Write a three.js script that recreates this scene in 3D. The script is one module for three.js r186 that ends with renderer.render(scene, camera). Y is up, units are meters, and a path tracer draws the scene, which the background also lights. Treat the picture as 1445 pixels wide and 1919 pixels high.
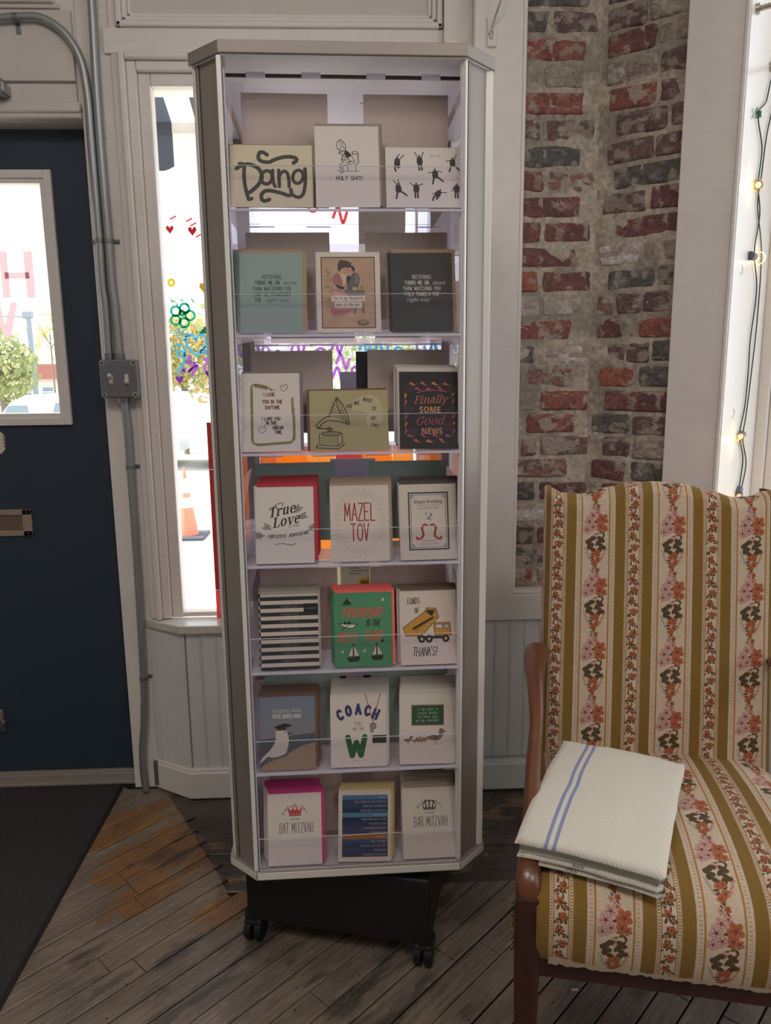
import * as THREE from 'three';
import { RoundedBoxGeometry } from 'three/addons/geometries/RoundedBoxGeometry.js';
import { mergeGeometries, mergeVertices } from 'three/addons/utils/BufferGeometryUtils.js';
import { RectAreaLightUniformsLib } from 'three/addons/lights/RectAreaLightUniformsLib.js';

// ---------------------------------------------------------------- camera, sky, sun, lamps, exposure
const scene = new THREE.Scene();
const FOCAL = 1408, HEIGHT_PX = 1919;
const camera = new THREE.PerspectiveCamera(2 * Math.atan(HEIGHT_PX / 2 / FOCAL) * 180 / Math.PI, 1445 / 1919, 0.05, 200);
camera.rotation.order = 'YXZ';
camera.position.set(0, 1.2, 0);
camera.rotation.set(-0.1863, -0.039, -0.0106);
const renderer = new THREE.WebGLRenderer();
renderer.toneMapping = THREE.LinearToneMapping;
renderer.toneMappingExposure = 1.0;
renderer.shadowMap.enabled = true;
scene.background = new THREE.Color().setRGB(2.1, 2.25, 2.45);
RectAreaLightUniformsLib.init();
const sun = new THREE.DirectionalLight(new THREE.Color().setRGB(1, 0.95, 0.86), 9);
sun.position.set(-16, 15, -6); sun.target.position.set(0, 0, -4);
sun.castShadow = true; sun.shadow.radius = 2;
sun.shadow.mapSize.set(2048, 2048);
Object.assign(sun.shadow.camera, { left: -30, right: 30, top: 30, bottom: -30, near: 1, far: 80 });
scene.add(sun, sun.target);
const LAMP_POWER = 14.0;      // radiance of the shop's ceiling panels
const CEILING = 2.9;

// ---------------------------------------------------------------- helpers
let seedState = 7;
function rnd() { seedState = (seedState + 0x6d2b79f5) | 0; let t = Math.imul(seedState ^ (seedState >>> 15), 1 | seedState); t = (t + Math.imul(t ^ (t >>> 7), 61 | t)) ^ t; return ((t ^ (t >>> 14)) >>> 0) / 4294967296; }
const rr = (a, b) => a + (b - a) * rnd();
const counts = new Map();
function numbered(n) { const k = counts.get(n) || 0; counts.set(n, k + 1); return k ? n + '_' + String(k).padStart(3, '0') : n; }
function shade(o) { o.traverse((c) => { if (c.isMesh) { c.castShadow = true; c.receiveShadow = true; } }); return o; }
function part(name, geo, mat, parent, x = 0, y = 0, z = 0) {
  const m = new THREE.Mesh(geo, mat); m.name = name; m.position.set(x, y, z); m.castShadow = m.receiveShadow = true; parent.add(m); return m;
}
function tag(o, label, category, group) { o.userData.label = label; o.userData.category = category; if (group) o.userData.group = group; return o; }
function thing(name, label, category, group, parent = scene) { const g = new THREE.Group(); g.name = numbered(name); parent.add(g); return tag(g, label, category, group); }
function single(name, geo, mat, label, category, group) { const m = part(numbered(name), geo, mat, scene); return tag(m, label, category, group); }
function struct(name, geo, mat, label, category) { const m = part(name, geo, mat, scene); m.userData.kind = 'structure'; if (label) tag(m, label, category || name.split('_')[0]); return m; }
function structGroup(name, label, category) { const g = new THREE.Group(); g.name = name; scene.add(g); g.userData.kind = 'structure'; return tag(g, label, category); }
// boxes given by their limits; uv in metres by facing
function metres(g, s = 1) {
  const p = g.attributes.position, n = g.attributes.normal, uv = new Float32Array(p.count * 2);
  for (let i = 0; i < p.count; i++) {
    const ax = Math.abs(n.getX(i)), ay = Math.abs(n.getY(i)), az = Math.abs(n.getZ(i));
    const [a, b] = ay > ax && ay > az ? [p.getX(i), p.getZ(i)] : ax > az ? [p.getZ(i), p.getY(i)] : [p.getX(i), p.getY(i)];
    uv[i * 2] = a * s; uv[i * 2 + 1] = b * s;
  }
  g.setAttribute('uv', new THREE.BufferAttribute(uv, 2)); return g;
}
function bx(x0, x1, y0, y1, z0, z1) { return metres(new THREE.BoxGeometry(x1 - x0, y1 - y0, z1 - z0).translate((x0 + x1) / 2, (y0 + y1) / 2, (z0 + z1) / 2)); }
function rb(x0, x1, y0, y1, z0, z1, r = 0.003, seg = 2) { return metres(new RoundedBoxGeometry(x1 - x0, y1 - y0, z1 - z0, seg, Math.min(r, (x1 - x0) / 2.01, (y1 - y0) / 2.01, (z1 - z0) / 2.01)).translate((x0 + x1) / 2, (y0 + y1) / 2, (z0 + z1) / 2)); }
const flat = (g) => { const o = g.index ? g.toNonIndexed() : g; for (const k of Object.keys(o.attributes)) if (!['position', 'normal', 'uv'].includes(k)) o.deleteAttribute(k); return o; };
const merge = (list) => mergeGeometries(list.map(flat));
function cyl(r0, r1, h, x, y, z, seg = 20) { return new THREE.CylinderGeometry(r1, r0, h, seg).translate(x, y + h / 2, z); }
const V3 = (x, y, z) => new THREE.Vector3(x, y, z);
function tube(pts, r, seg = 40, radial = 10, closed = false) { return new THREE.TubeGeometry(new THREE.CatmullRomCurve3(pts.map((p) => p.isVector3 ? p : V3(...p)), closed), seg, r, radial, closed); }
function extrude(pts, depth, bevel = 0) {
  const s = pts instanceof THREE.Shape ? pts : new THREE.Shape(pts.map((p) => new THREE.Vector2(...p)));
  return new THREE.ExtrudeGeometry(s, { depth, bevelEnabled: bevel > 0, bevelSize: bevel, bevelThickness: bevel, bevelSegments: 2, bevelOffset: -bevel, curveSegments: 16 });
}
// a grid of points f(i, j) -> [x, y, z, u, v]
function gridGeo(nu, nv, f, flip = false) {
  const pos = [], uv = [], idx = [];
  for (let j = 0; j <= nv; j++) for (let i = 0; i <= nu; i++) { const q = f(i / nu, j / nv); pos.push(q[0], q[1], q[2]); uv.push(q[3] ?? i / nu, q[4] ?? j / nv); }
  for (let j = 0; j < nv; j++) for (let i = 0; i < nu; i++) { const a = j * (nu + 1) + i, b = a + 1, c = a + nu + 1, d = c + 1; flip ? idx.push(a, c, b, b, c, d) : idx.push(a, b, c, b, d, c); }
  const g = new THREE.BufferGeometry(); g.setAttribute('position', new THREE.Float32BufferAttribute(pos, 3)); g.setAttribute('uv', new THREE.Float32BufferAttribute(uv, 2)); g.setIndex(idx); g.computeVertexNormals(); return g;
}
// noise
function hash2(x, y) { let h = Math.imul(x, 374761393) + Math.imul(y, 668265263); h = Math.imul(h ^ (h >>> 13), 1274126177); return ((h ^ (h >>> 16)) >>> 0) / 4294967296; }
function vnoise(x, y, px = 1e9, py = 1e9) {
  const xi = Math.floor(x), yi = Math.floor(y), fx = x - xi, fy = y - yi, u = fx * fx * (3 - 2 * fx), v = fy * fy * (3 - 2 * fy), m = (a, b) => ((a % b) + b) % b;
  const h = (a, b) => hash2(px < 1e8 ? m(a, px) : a, py < 1e8 ? m(b, py) : b);
  return (h(xi, yi) * (1 - u) + h(xi + 1, yi) * u) * (1 - v) + (h(xi, yi + 1) * (1 - u) + h(xi + 1, yi + 1) * u) * v;
}
function fbm(x, y, o = 4, px = 1e9, py = 1e9) { let s = 0, a = 0.5, t = 0; for (let i = 0; i < o; i++) { s += a * vnoise(x, y, px, py); t += a; a *= 0.5; x *= 2; y *= 2; px *= px < 1e8 ? 2 : 1; py *= py < 1e8 ? 2 : 1; } return s / t; }
const clamp = (x, a = 0, b = 1) => Math.min(b, Math.max(a, x)), mix = (a, b, t) => a + (b - a) * t, sstep = (a, b, x) => { const t = clamp((x - a) / (b - a)); return t * t * (3 - 2 * t); };
function pixels(w, h, f, srgb = true) {
  const d = new Uint8Array(w * h * 4);
  for (let y = 0; y < h; y++) for (let x = 0; x < w; x++) { const c = f(x / w, y / h, x, y), i = (y * w + x) * 4; if (typeof c === 'number') d[i] = d[i + 1] = d[i + 2] = clamp(c) * 255; else { d[i] = clamp(c[0], 0, 255); d[i + 1] = clamp(c[1], 0, 255); d[i + 2] = clamp(c[2], 0, 255); } d[i + 3] = 255; }
  const t = new THREE.DataTexture(d, w, h); t.magFilter = THREE.LinearFilter; t.minFilter = THREE.LinearMipmapLinearFilter; t.generateMipmaps = true; t.wrapS = t.wrapT = THREE.RepeatWrapping; if (srgb) t.colorSpace = THREE.SRGBColorSpace; t.needsUpdate = true; return t;
}
function canvasTex(w, h, draw, srgb = true) {
  const c = document.createElement('canvas'); c.width = w; c.height = h; const x = c.getContext('2d'); draw(x, w, h);
  const t = new THREE.CanvasTexture(c); if (srgb) t.colorSpace = THREE.SRGBColorSpace; t.anisotropy = 8; return t;
}
const lerp3 = (a, b, t) => [mix(a[0], b[0], t), mix(a[1], b[1], t), mix(a[2], b[2], t)];
const std = (o) => new THREE.MeshStandardMaterial(o), phys = (o) => new THREE.MeshPhysicalMaterial(o);

// ---------------------------------------------------------------- materials
const paintGrain = pixels(512, 512, (u, v) => 0.5 + 0.5 * (fbm(u * 8, v * 40, 4, 8, 40) - 0.5) + 0.25 * (fbm(u * 60, v * 60, 2, 60, 60) - 0.5), false);
const paintTone = pixels(512, 512, (u, v) => { const n = fbm(u * 6, v * 6, 5, 6, 6), s = fbm(u * 30, v * 90, 3, 30, 90); const k = 1 - 0.05 * n - 0.03 * s; return [255 * k, 255 * k, 254 * k]; });
const M = {
  paint: std({ color: '#f1eae5', map: paintTone, bumpMap: paintGrain, bumpScale: 0.0006, roughness: 0.5 }),
  paintCool: std({ color: '#e9eae9', map: paintTone, bumpMap: paintGrain, bumpScale: 0.0005, roughness: 0.45 }),
  paintPanel: std({ color: '#ded6cf', map: paintTone, bumpMap: paintGrain, bumpScale: 0.0005, roughness: 0.55 }),
  ceiling: std({ color: '#e4e0d8', roughness: 0.9 }),
  plaster: std({ color: '#d8d2c6', map: paintTone, roughness: 0.85 }),
  navy: std({ color: '#2e3d4d', roughness: 0.55, map: paintTone, bumpMap: paintGrain, bumpScale: 0.0005 }),
  glass: phys({ color: '#ffffff', roughness: 0, transmission: 1, thickness: 0, ior: 1.5 }),
  acrylic: phys({ color: '#fbfaff', roughness: 0.0, transmission: 1, thickness: 0, ior: 1.45, specularIntensity: 0.8 }),
  acrylicShelf: phys({ color: '#f4f2f8', roughness: 0.55, transmission: 0.6, thickness: 0, ior: 1.45 }),
  acrylicEdge: phys({ color: '#e6e4ee', roughness: 0.6, transmission: 0.45, thickness: 0 }),
  galv: std({ color: '#a9adaf', metalness: 0.75, roughness: 0.42 }),
  galvDark: std({ color: '#8d9193', metalness: 0.8, roughness: 0.4 }),
  boxGrey: std({ color: '#75767b', metalness: 0.2, roughness: 0.5 }),
  toggle: std({ color: '#d9cdc4', roughness: 0.4 }),
  screw: std({ color: '#5d5b57', metalness: 0.7, roughness: 0.4 }),
  nickel: std({ color: '#b7aea5', metalness: 0.9, roughness: 0.32 }),
  dark: std({ color: '#16130f', roughness: 0.9 }),
  black: std({ color: '#121113', roughness: 0.6 }),
  silver: std({ color: '#988e87', metalness: 0.35, roughness: 0.42 }),
  silverEdge: std({ color: '#e9e5e0', metalness: 0.2, roughness: 0.38 }),
  groove: std({ color: '#262120', roughness: 0.6 }),
  plateUnder: std({ color: '#f6f4f8', roughness: 0.5 }),
};

// ================================================================ THE ROOM
const Zw = -2.06, BACK = -2.22;                       // face and outside of the back wall
const DOOR = { x0: -1.62, x1: -0.666, top: 1.822 };
const WIN = { x0: -0.53, x1: 0.196, y0: 0.518, y1: 1.93 };
// floor: sub floor slab, border boards along the wall, diagonal planks
const floorTex = canvasTex(2048, 1400, (c, w, h) => {
  // 1.9 m x 1.3 m of old boards: x from -0.9 to 1.0, z from -2.1 to -0.8
  const X = (x) => (x + 0.9) / 1.9 * w, Y = (z) => (z + 2.1) / 1.3 * h;
  const im = c.createImageData(w, h), d = im.data;
  for (let y = 0; y < h; y++) for (let x = 0; x < w; x++) {
    const wx = x / w * 1.9 - 0.9, wz = y / h * 1.3 - 2.1, a = (wx - wz) * 0.7071, b = (wx + wz) * 0.7071;   // a along a plank, b across
    const border = wz < -1.591 && wx > -0.32 || (wz < -1.591 && wx > -0.32 - 0.565 * (-1.591 - wz));
    const ga = border ? wx : a, gb = border ? wz : b;
    const grain = fbm(ga * 9, gb * 170, 4), fine = fbm(ga * 60, gb * 420, 2), blot = fbm(wx * 7 + 4, wz * 7 + 9, 5), speck = fbm(wx * 90, wz * 90, 3);
    let k = 0.82 + 0.26 * (grain - 0.5) + 0.14 * (fine - 0.5) + 0.3 * (blot - 0.5);
    let col = border ? [108, 97, 88] : lerp3([144, 127, 111], [160, 143, 127], fbm(wx * 3, wz * 3, 3));
    if (border) { const p = fbm(wx * 16 + 3, wz * 34 + 1, 5); if (p > 0.62) col = lerp3(col, [168, 140, 112], sstep(0.62, 0.66, p)); k = 0.6 + 0.3 * grain + 0.5 * (blot - 0.5) + 0.25 * (speck - 0.5); }
    else {
      // varnish left over in orange islands near the mat's far corner
      const reach = 1 - Math.hypot((wx + 0.49) / 0.22, (wz + 1.74) / 0.24), isl = fbm(a * 7 + 2, b * 20 + 7, 5) * 1.25 + 0.42 * clamp(reach, -2.2, 0.7) - 0.06;
      if (isl > 0.62) col = lerp3(col, [168, 116, 66], 0.75 * sstep(0.62, 0.70, isl));
      const dirt = fbm(a * 7 + 20, b * 22 + 3, 5); if (dirt > 0.60) col = lerp3(col, [74, 68, 64], 0.6 * sstep(0.62, 0.8, dirt));
      const scuff = fbm(a * 30 + 5, b * 160, 4); if (scuff > 0.66) col = lerp3(col, [190, 178, 164], 0.4 * sstep(0.66, 0.74, scuff));
    }
    const i = (y * w + x) * 4; d[i] = clamp(col[0] * k, 0, 255); d[i + 1] = clamp(col[1] * k, 0, 255); d[i + 2] = clamp(col[2] * k, 0, 255); d[i + 3] = 255;
  }
  c.putImageData(im, 0, 0);
  c.fillStyle = '#d8d0c4'; for (let i = 0; i < 26; i++) { c.fillRect(X(rr(0.3, 0.5)), Y(rr(-1.97, -1.6)), rr(1, 4), rr(1, 3)); }
  c.fillStyle = '#e9e6df'; c.fillRect(X(0.405), Y(-1.265), 15, 6);
  c.fillStyle = '#2c2724'; for (let i = 0; i < 60; i++) { c.beginPath(); c.arc(X(rr(-0.8, 0.9)), Y(rr(-1.6, -1.1)), rr(1, 2.6), 0, 7); c.fill(); }
});
floorTex.wrapS = floorTex.wrapT = THREE.MirroredRepeatWrapping;
const floorRough = pixels(512, 512, (u, v) => 0.42 + 0.4 * fbm(u * 10, v * 10, 5, 10, 10), false);
const floorBump = pixels(512, 512, (u, v) => fbm(u * 24, v * 24, 5, 24, 24), false);
M.floor = std({ map: floorTex, roughnessMap: floorRough, roughness: 0.62, bumpMap: floorBump, bumpScale: 0.0012 });
const floorRoot = structGroup('floor', 'worn diagonal grey-brown wooden floorboards with orange varnish islands', 'floor');
part('subfloor', bx(-2.5, 2.05, -0.16, -0.026, BACK, 3.3), std({ color: '#241f1b', roughness: 0.95 }), floorRoot);
function boardGeo(poly, y0, y1) {
  const s = new THREE.Shape(poly.map(([x, z]) => new THREE.Vector2(x, -z)));
  const g = new THREE.ExtrudeGeometry(s, { depth: y1 - y0 - 0.003, bevelEnabled: true, bevelSize: 0.0018, bevelOffset: -0.0018, bevelThickness: 0.0015, bevelSegments: 1 });
  g.rotateX(-Math.PI / 2).translate(0, y0 + 0.0015, 0);
  const p = g.attributes.position, uv = g.attributes.uv;
  for (let i = 0; i < p.count; i++) uv.setXY(i, (p.getX(i) + 0.9) / 1.9, 1 - (p.getZ(i) + 2.1) / 1.3);
  return g;
}
function clip(poly, inside, cut) { const out = []; for (let i = 0; i < poly.length; i++) { const a = poly[i], b = poly[(i + 1) % poly.length], ia = inside(a), ib = inside(b); if (ia) out.push(a); if (ia !== ib) out.push(cut(a, b)); } return out; }
const cutAt = (axis, v) => (a, b) => { const t = (v - a[axis]) / (b[axis] - a[axis]); return [a[0] + (b[0] - a[0]) * t, a[1] + (b[1] - a[1]) * t]; };
// border boards parallel to the wall
for (const [z0, z1] of [[-2.06, -1.737], [-1.734, -1.593]]) for (const [x0, x1] of [[-0.72, 0.058], [0.061, 1.5]]) part('plank', boardGeo([[x0, z0], [x1, z0], [x1, z1], [x0, z1]], -0.026, -0.0075), M.floor, floorRoot);
{
  const S2 = Math.SQRT1_2, step = 0.0798;
  for (let n = -32; n < 44; n++) {
    const c0 = -1.075 + n * step, c1 = c0 + step - 0.0034 - 0.002 * rnd();                // x + z of the plank's two edges
    if (c1 < -3.4 || c0 > 3) continue;
    const mid = (c0 + c1) / 2;
    // where it ends at the far side (d = x - z along the plank)
    let far = 9;
    if (mid < -1.905) { const k = clamp((-1.912 - mid) / 0.535, 0, 1); far = (-0.317 - 0.193 * k) - (-1.595 - 0.342 * k) + rr(-0.03, 0.03); if (mid < -2.45) far = 1.36; }
    let d = -3 + rr(0, 1.2);
    const joints = []; while (d < 4) { joints.push(d); d += rr(0.9, 1.7); }
    joints.push(4.2);
    for (let k = 0; k + 1 < joints.length; k++) {
      const d0 = joints[k], d1 = Math.min(joints[k + 1] - 0.002, far); if (d1 <= d0 + 0.02) continue;
      const P = (cc, dd) => [(cc + dd) / 2, (cc - dd) / 2];
      let poly = [P(c0, d0), P(c0, d1), P(c1, d1), P(c1, d0)];
      if (mid >= -1.905) poly = clip(poly, (p) => p[1] > -1.589, cutAt(1, -1.589));
      for (const [ax, v, s] of [[0, 1.9, -1], [0, -2.4, 1], [1, 3.1, -1]]) if (poly.length > 2) poly = clip(poly, (p) => (p[ax] - v) * s > 0, cutAt(ax, v));
      if (poly.length < 3) continue;
      let area = 0; poly.forEach((a, i) => { const b = poly[(i + 1) % poly.length]; area += a[0] * b[1] - b[0] * a[1]; });
      if (Math.abs(area) < 0.003) continue;
      part('plank', boardGeo(poly, -0.0072, rr(-0.0012, 0)), M.floor, floorRoot);
    }
  }
}
// walls
const wallBack = struct('wall_back', merge([
  bx(-2.5, DOOR.x0, 0, CEILING, BACK, Zw), bx(DOOR.x0, DOOR.x1, DOOR.top, CEILING, BACK, Zw), bx(DOOR.x1, WIN.x0, 0, CEILING, BACK, Zw),
  bx(WIN.x0, WIN.x1, 0, WIN.y0 - 0.03, BACK, Zw), bx(WIN.x0, WIN.x1, WIN.y1, CEILING, BACK, Zw), bx(WIN.x1, 0.9, 0, CEILING, BACK, Zw),
]), M.paint, 'white painted back wall around the door and the narrow window', 'wall');
struct('wall_left', bx(-2.62, -2.5, 0, CEILING, BACK, 3.4), M.plaster, 'plain plaster side wall of the shop beyond the door', 'wall');
struct('wall_front', bx(-2.5, 2.05, 0, CEILING, 3.3, 3.42), M.plaster, 'plain plaster wall at the far end of the shop', 'wall');
struct('ceiling', bx(-2.62, 2.6, CEILING, CEILING + 0.12, -2.6, 3.42), M.ceiling, 'plain white shop ceiling', 'ceiling');
// the corner wall turned 40 degrees, with a deep window
const PHI = 40 * Math.PI / 180, CX = 0.627, CZ = -2.02, WALL_T = 0.42;
const wd = V3(Math.cos(PHI), 0, Math.sin(PHI)), wn = V3(-Math.sin(PHI), 0, Math.cos(PHI));   // along the wall; into the room
const turned = (g) => g.rotateY(-PHI).translate(CX, 0, CZ);                                   // local x along, z into the room
const T0 = 0.347, T1 = 1.42, TE = 1.72, SILLY = 0.62, HEADY = 2.5;
struct('wall_corner', turned(merge([
  bx(-0.02, T0, 0, CEILING, -WALL_T, -0.045), bx(T0, T1, 0, SILLY, -WALL_T, 0), bx(T0, T1, HEADY, CEILING, -WALL_T, 0), bx(T1, TE + 0.1, 0, CEILING, -WALL_T, 0), bx(0.21, T0, 0, 0.512, -0.05, 0)])), M.paint, 'white painted angled wall with a deep window recess', 'wall');
const RX = CX + TE * wd.x, RZ = CZ + TE * wd.z;
struct('wall_right', merge([bx(RX, RX + 0.14, 0, 0.95, RZ - 0.05, 3.4), bx(RX, RX + 0.14, 2.45, CEILING, RZ - 0.05, 3.4), bx(RX, RX + 0.14, 0.95, 2.45, RZ - 0.05, RZ + 0.25), bx(RX, RX + 0.14, 0.95, 2.45, 1.5, 3.4)]), M.plaster, 'plaster side wall with the wide shop window', 'wall');

// ---------------- brick niche: two brick faces meeting in the corner
function brickTexture(seed, a, b, white, wcol = [190, 180, 172]) {
  return pixels(256, 128, (u, v) => {
    const n = fbm(u * 6 + seed * 13, v * 3 + seed * 7, 5), s = fbm(u * 40 + seed, v * 20 + seed * 3, 4), p = fbm(u * 5 + seed * 31, v * 3 + seed * 17, 5) + 0.18 * (s - 0.5);
    let c = lerp3(a, b, sstep(0.3, 0.7, n)); const k = 0.8 + 0.4 * s; c = c.map((x) => x * k);
    if (p > 1 - white) c = lerp3(c, wcol, 0.7 * sstep(1 - white, 1.1 - white, p));
    const m = fbm(u * 9 + seed * 3, v * 5 + seed * 11, 4); if (m > 0.5) c = lerp3(c, [164, 152, 138], 0.75 * sstep(0.5, 0.68, m)); const grey = 0.1; const lum = (c[0] + c[1] + c[2]) / 3; c = lerp3(c, [lum, lum, lum], grey);
    return c;
  });
}
const brickBump = pixels(256, 128, (u, v) => fbm(u * 20, v * 10, 5, 20, 10), false);
const brickMats = [
  brickTexture(1, [158, 96, 82], [134, 82, 74], 0.36), brickTexture(2, [136, 86, 80], [112, 76, 74], 0.36), brickTexture(3, [122, 92, 88], [100, 82, 80], 0.38), brickTexture(4, [112, 108, 102], [94, 90, 88], 0.33),
  brickTexture(5, [148, 104, 92], [122, 98, 90], 0.46), brickTexture(6, [166, 98, 76], [144, 88, 74], 0.42), brickTexture(7, [162, 150, 136], [142, 126, 116], 0.4), brickTexture(8, [212, 204, 196], [172, 150, 142], 0.5),
].map((t) => std({ map: t, bumpMap: brickBump, bumpScale: 0.006, roughness: 0.9 }));
const mortarTex = pixels(512, 512, (u, v) => { const n = fbm(u * 9, v * 9, 5, 9, 9), s = fbm(u * 70, v * 70, 3, 70, 70); const c = lerp3([184, 172, 156], [152, 142, 130], sstep(0.35, 0.7, n)); const k = 0.82 + 0.36 * s; return c.map((x) => x * k); });
const mortarBump = pixels(512, 512, (u, v) => fbm(u * 30, v * 30, 5, 30, 30), false);
M.mortar = std({ map: mortarTex, bumpMap: mortarBump, bumpScale: 0.006, roughness: 0.95 });
function lumpy(w, h, seed) {      // one worn brick: rounded, dented box, its face towards +z, w x h x 30 mm
  const g = mergeVertices(new RoundedBoxGeometry(w, h, 0.03, 2, 0.009).deleteAttribute('normal'), 1e-5), p = g.attributes.position;
  for (let i = 0; i < p.count; i++) {
    const x = p.getX(i), y = p.getY(i), n = fbm(x * 30 + seed * 9, y * 30 + seed * 5, 3) - 0.5, e = fbm(x * 60 + seed, y * 60 + seed * 2, 2) - 0.5;
    p.setXYZ(i, x * (1 + 0.03 * e) + 0.008 * e, y * (1 + 0.1 * n) + 0.006 * e, p.getZ(i) + (p.getZ(i) > 0 ? 0.006 * n : 0));
  }
  g.computeVertexNormals(); const uv = g.attributes.uv; for (let i = 0; i < p.count; i++) uv.setXY(i, p.getX(i) / 0.21 + 0.5 + seed * 0.17, p.getY(i) / 0.1 + 0.5 + seed * 0.29);
  return g;
}
const COURSE = 0.0614;
// rows from y = 2.034 down; what each visible brick looks like, left face then angled face: [material, from, to]
const leftRows = [
  [[3, 0, .055], [2, .062, .15]], [[0, 0, .128]], [[6, 0, .04], [6, .05, .125]], [[0, 0, .128]], [[2, 0, .045], [2, .055, .15]], [[3, 0, .128]], [[1, 0, .052], [4, .058, .155]], [[1, 0, .126]], [[1, 0, .05], [1, .056, .15]], [[1, 0, .124]],
  [[5, 0, .048], [1, .055, .155]], [[7, 0, .05], [7, .056, .12]], [[0, 0.005, .118]], [[3, 0, .046], [7, .058, .15]], [[5, 0, .02], [4, .026, .126]], [[6, 0, .05], [0, .056, .16]], [[0, .03, .13]], [[4, .02, .052], [4, .06, .165]], [[4, 0, .12]], [[3, 0, .052], [1, .06, .168]], [[7, 0, .11]], [[2, 0, .05], [1, .058, .17]], [[3, 0, .13]], [[5, 0, .05], [6, .06, .17]], [[3, 0, .13]],
];
const rightRows = [
  [[2, .03, .11], [6, .12, .235]], [[1, .03, .135], [6, .142, .235]], [[6, .03, .06], [6, .068, .14], [2, .15, .235]], [[0, .04, .14], [2, .15, .235]], [[2, .06, .17], [2, .182, .235]], [[2, .04, .14], [2, .148, .235]], [[3, .06, .235]], [[2, .03, .13], [1, .142, .235]], [[1, .065, .235]], [[7, .03, .12], [6, .13, .235]],
  [[3, .055, .16], [3, .17, .235]], [[4, .03, .06], [2, .07, .13], [2, .14, .235]], [[1, .03, .12], [0, .13, .235]], [[2, .06, .16], [3, .165, .235]], [[5, .04, .12], [3, .135, .235]], [[1, .06, .235]], [[3, .025, .115], [2, .125, .235]], [[2, .06, .12], [6, .13, .235]], [[1, .03, .11], [3, .125, .235]], [[1, .06, .235]], [[2, .03, .12], [1, .13, .235]], [[3, .06, .16], [2, .17, .235]], [[1, .03, .12], [4, .13, .235]], [[1, .06, .235]], [[2, .03, .12], [1, .13, .235]],
];
const brickL = structGroup('wall_brick', 'old red and grey brick face beside the white pilaster, thick smeared mortar', 'brick wall');
const BX0 = 0.405;
function mortarSheet(w, y0, y1, seed) { return gridGeo(24, 160, (u, v) => { const x = u * w, y = mix(y0, y1, v); return [x, y, 0.012 * (fbm(x * 28 + seed, y * 28, 4) - 0.55), x * 1.6, y * 1.6]; }); }
part('mortar', merge([mortarSheet(CX - BX0 + 0.02, 0.56, 2.88, 3).translate(BX0, 0, CZ), bx(BX0, CX + 0.03, 0.5, 2.88, Zw - 0.02, CZ - 0.012)]), M.mortar, brickL);
const brickR = structGroup('wall_brick_angled', 'old dark brick face turned towards the room beside the white window board', 'brick wall');
part('mortar', turned(merge([mortarSheet(0.26, 0.5, 2.88, 8).translate(-0.01, 0, 0), bx(-0.01, 0.25, 0.5, 2.88, -0.06, -0.012)])), M.mortar, brickR);
for (let r = -14; r < 26; r++) {
  const yc = 2.034 - r * COURSE + COURSE * 0.5 - 0.028, i = ((r % 25) + 25) % 25;
  if (yc < 0.56 || yc > 2.86) continue;
  leftRows[i].forEach(([m, a, b], k) => { const w = (b - a) * 1.3, x = BX0 + 0.018 + (a + b) / 2 * 1.3; const o = part('brick', lumpy(w, 0.0525, r * 3 + k), brickMats[m], brickL, x, yc, CZ - 0.0125 + rr(-0.002, 0.003)); o.rotation.z = rr(-0.015, 0.015); });
  rightRows[i].forEach(([m, a, b], k) => { const o = part('brick', lumpy(b - a + (k ? 0.004 : 0.016), 0.0525, r * 5 + k + 50), brickMats[m], brickR); const t = (a + b) / 2 - (k ? 0 : 0.006), d = -0.0125 + rr(-0.002, 0.003); o.position.set(CX + wd.x * t + wn.x * d, yc + rr(-0.002, 0.002), CZ + wd.z * t + wn.z * d); o.rotation.set(0, -PHI, rr(-0.015, 0.015)); });
}

// ---------------- white joinery round the window
const SILLF = -1.9825;
struct('trim_1', merge([   // pilaster between window and brick, board under the brick
  rb(0.305, 0.4245, 0.512, CEILING - 0.02, Zw, -1.985, 0.003), rb(0.4245, 0.436, 0.593, CEILING - 0.02, Zw, -1.993, 0.004), rb(0.42, 0.70, 0.512, 0.585, Zw, -1.985, 0.003), rb(0.42, 0.70, 0.585, 0.597, Zw, -1.993, 0.004)]), M.paint, 'flat white pilaster and board framing the brick', 'trim');
struct('trim_2', merge([rb(0.236, 0.305, 0.512, CEILING - 0.02, Zw, -2.028, 0.002), rb(-0.6, 0.236, 1.972, 2.03, Zw, -2.046, 0.002), rb(0.298, 0.3048, 0.52, CEILING - 0.02, -2.03, -2.02, 0.002)]), M.paint, 'white rail and stile above and beside the window', 'trim');
// sunk panel over the window with its moulding
{
  const x0 = -0.565, x1 = 0.234, y0 = 2.03, y1 = 2.72, g = structGroup('trim_3', 'large sunk white panel with stepped moulding over the window', 'trim panel');
  part('panel_field', bx(x0, x1, y0, y1, Zw, Zw + 0.002), M.paintPanel, g);
  for (const [d, w, h] of [[0, 0.014, 0.022], [0.014, 0.012, 0.014], [0.026, 0.01, 0.007]]) {
    part('moulding', merge([rb(x0 + d, x1 - d, y0 + d, y0 + d + w, Zw, Zw + h, 0.004), rb(x0 + d, x1 - d, y1 - d - w, y1 - d, Zw, Zw + h, 0.004), rb(x0 + d, x0 + d + w, y0 + d, y1 - d, Zw, Zw + h, 0.004), rb(x1 - d - w, x1 - d, y0 + d, y1 - d, Zw, Zw + h, 0.004)]), M.paint, g);
  }
}
const win = structGroup('window_1', 'tall narrow window behind the card display with bright paint-pen doodles', 'window');
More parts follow.
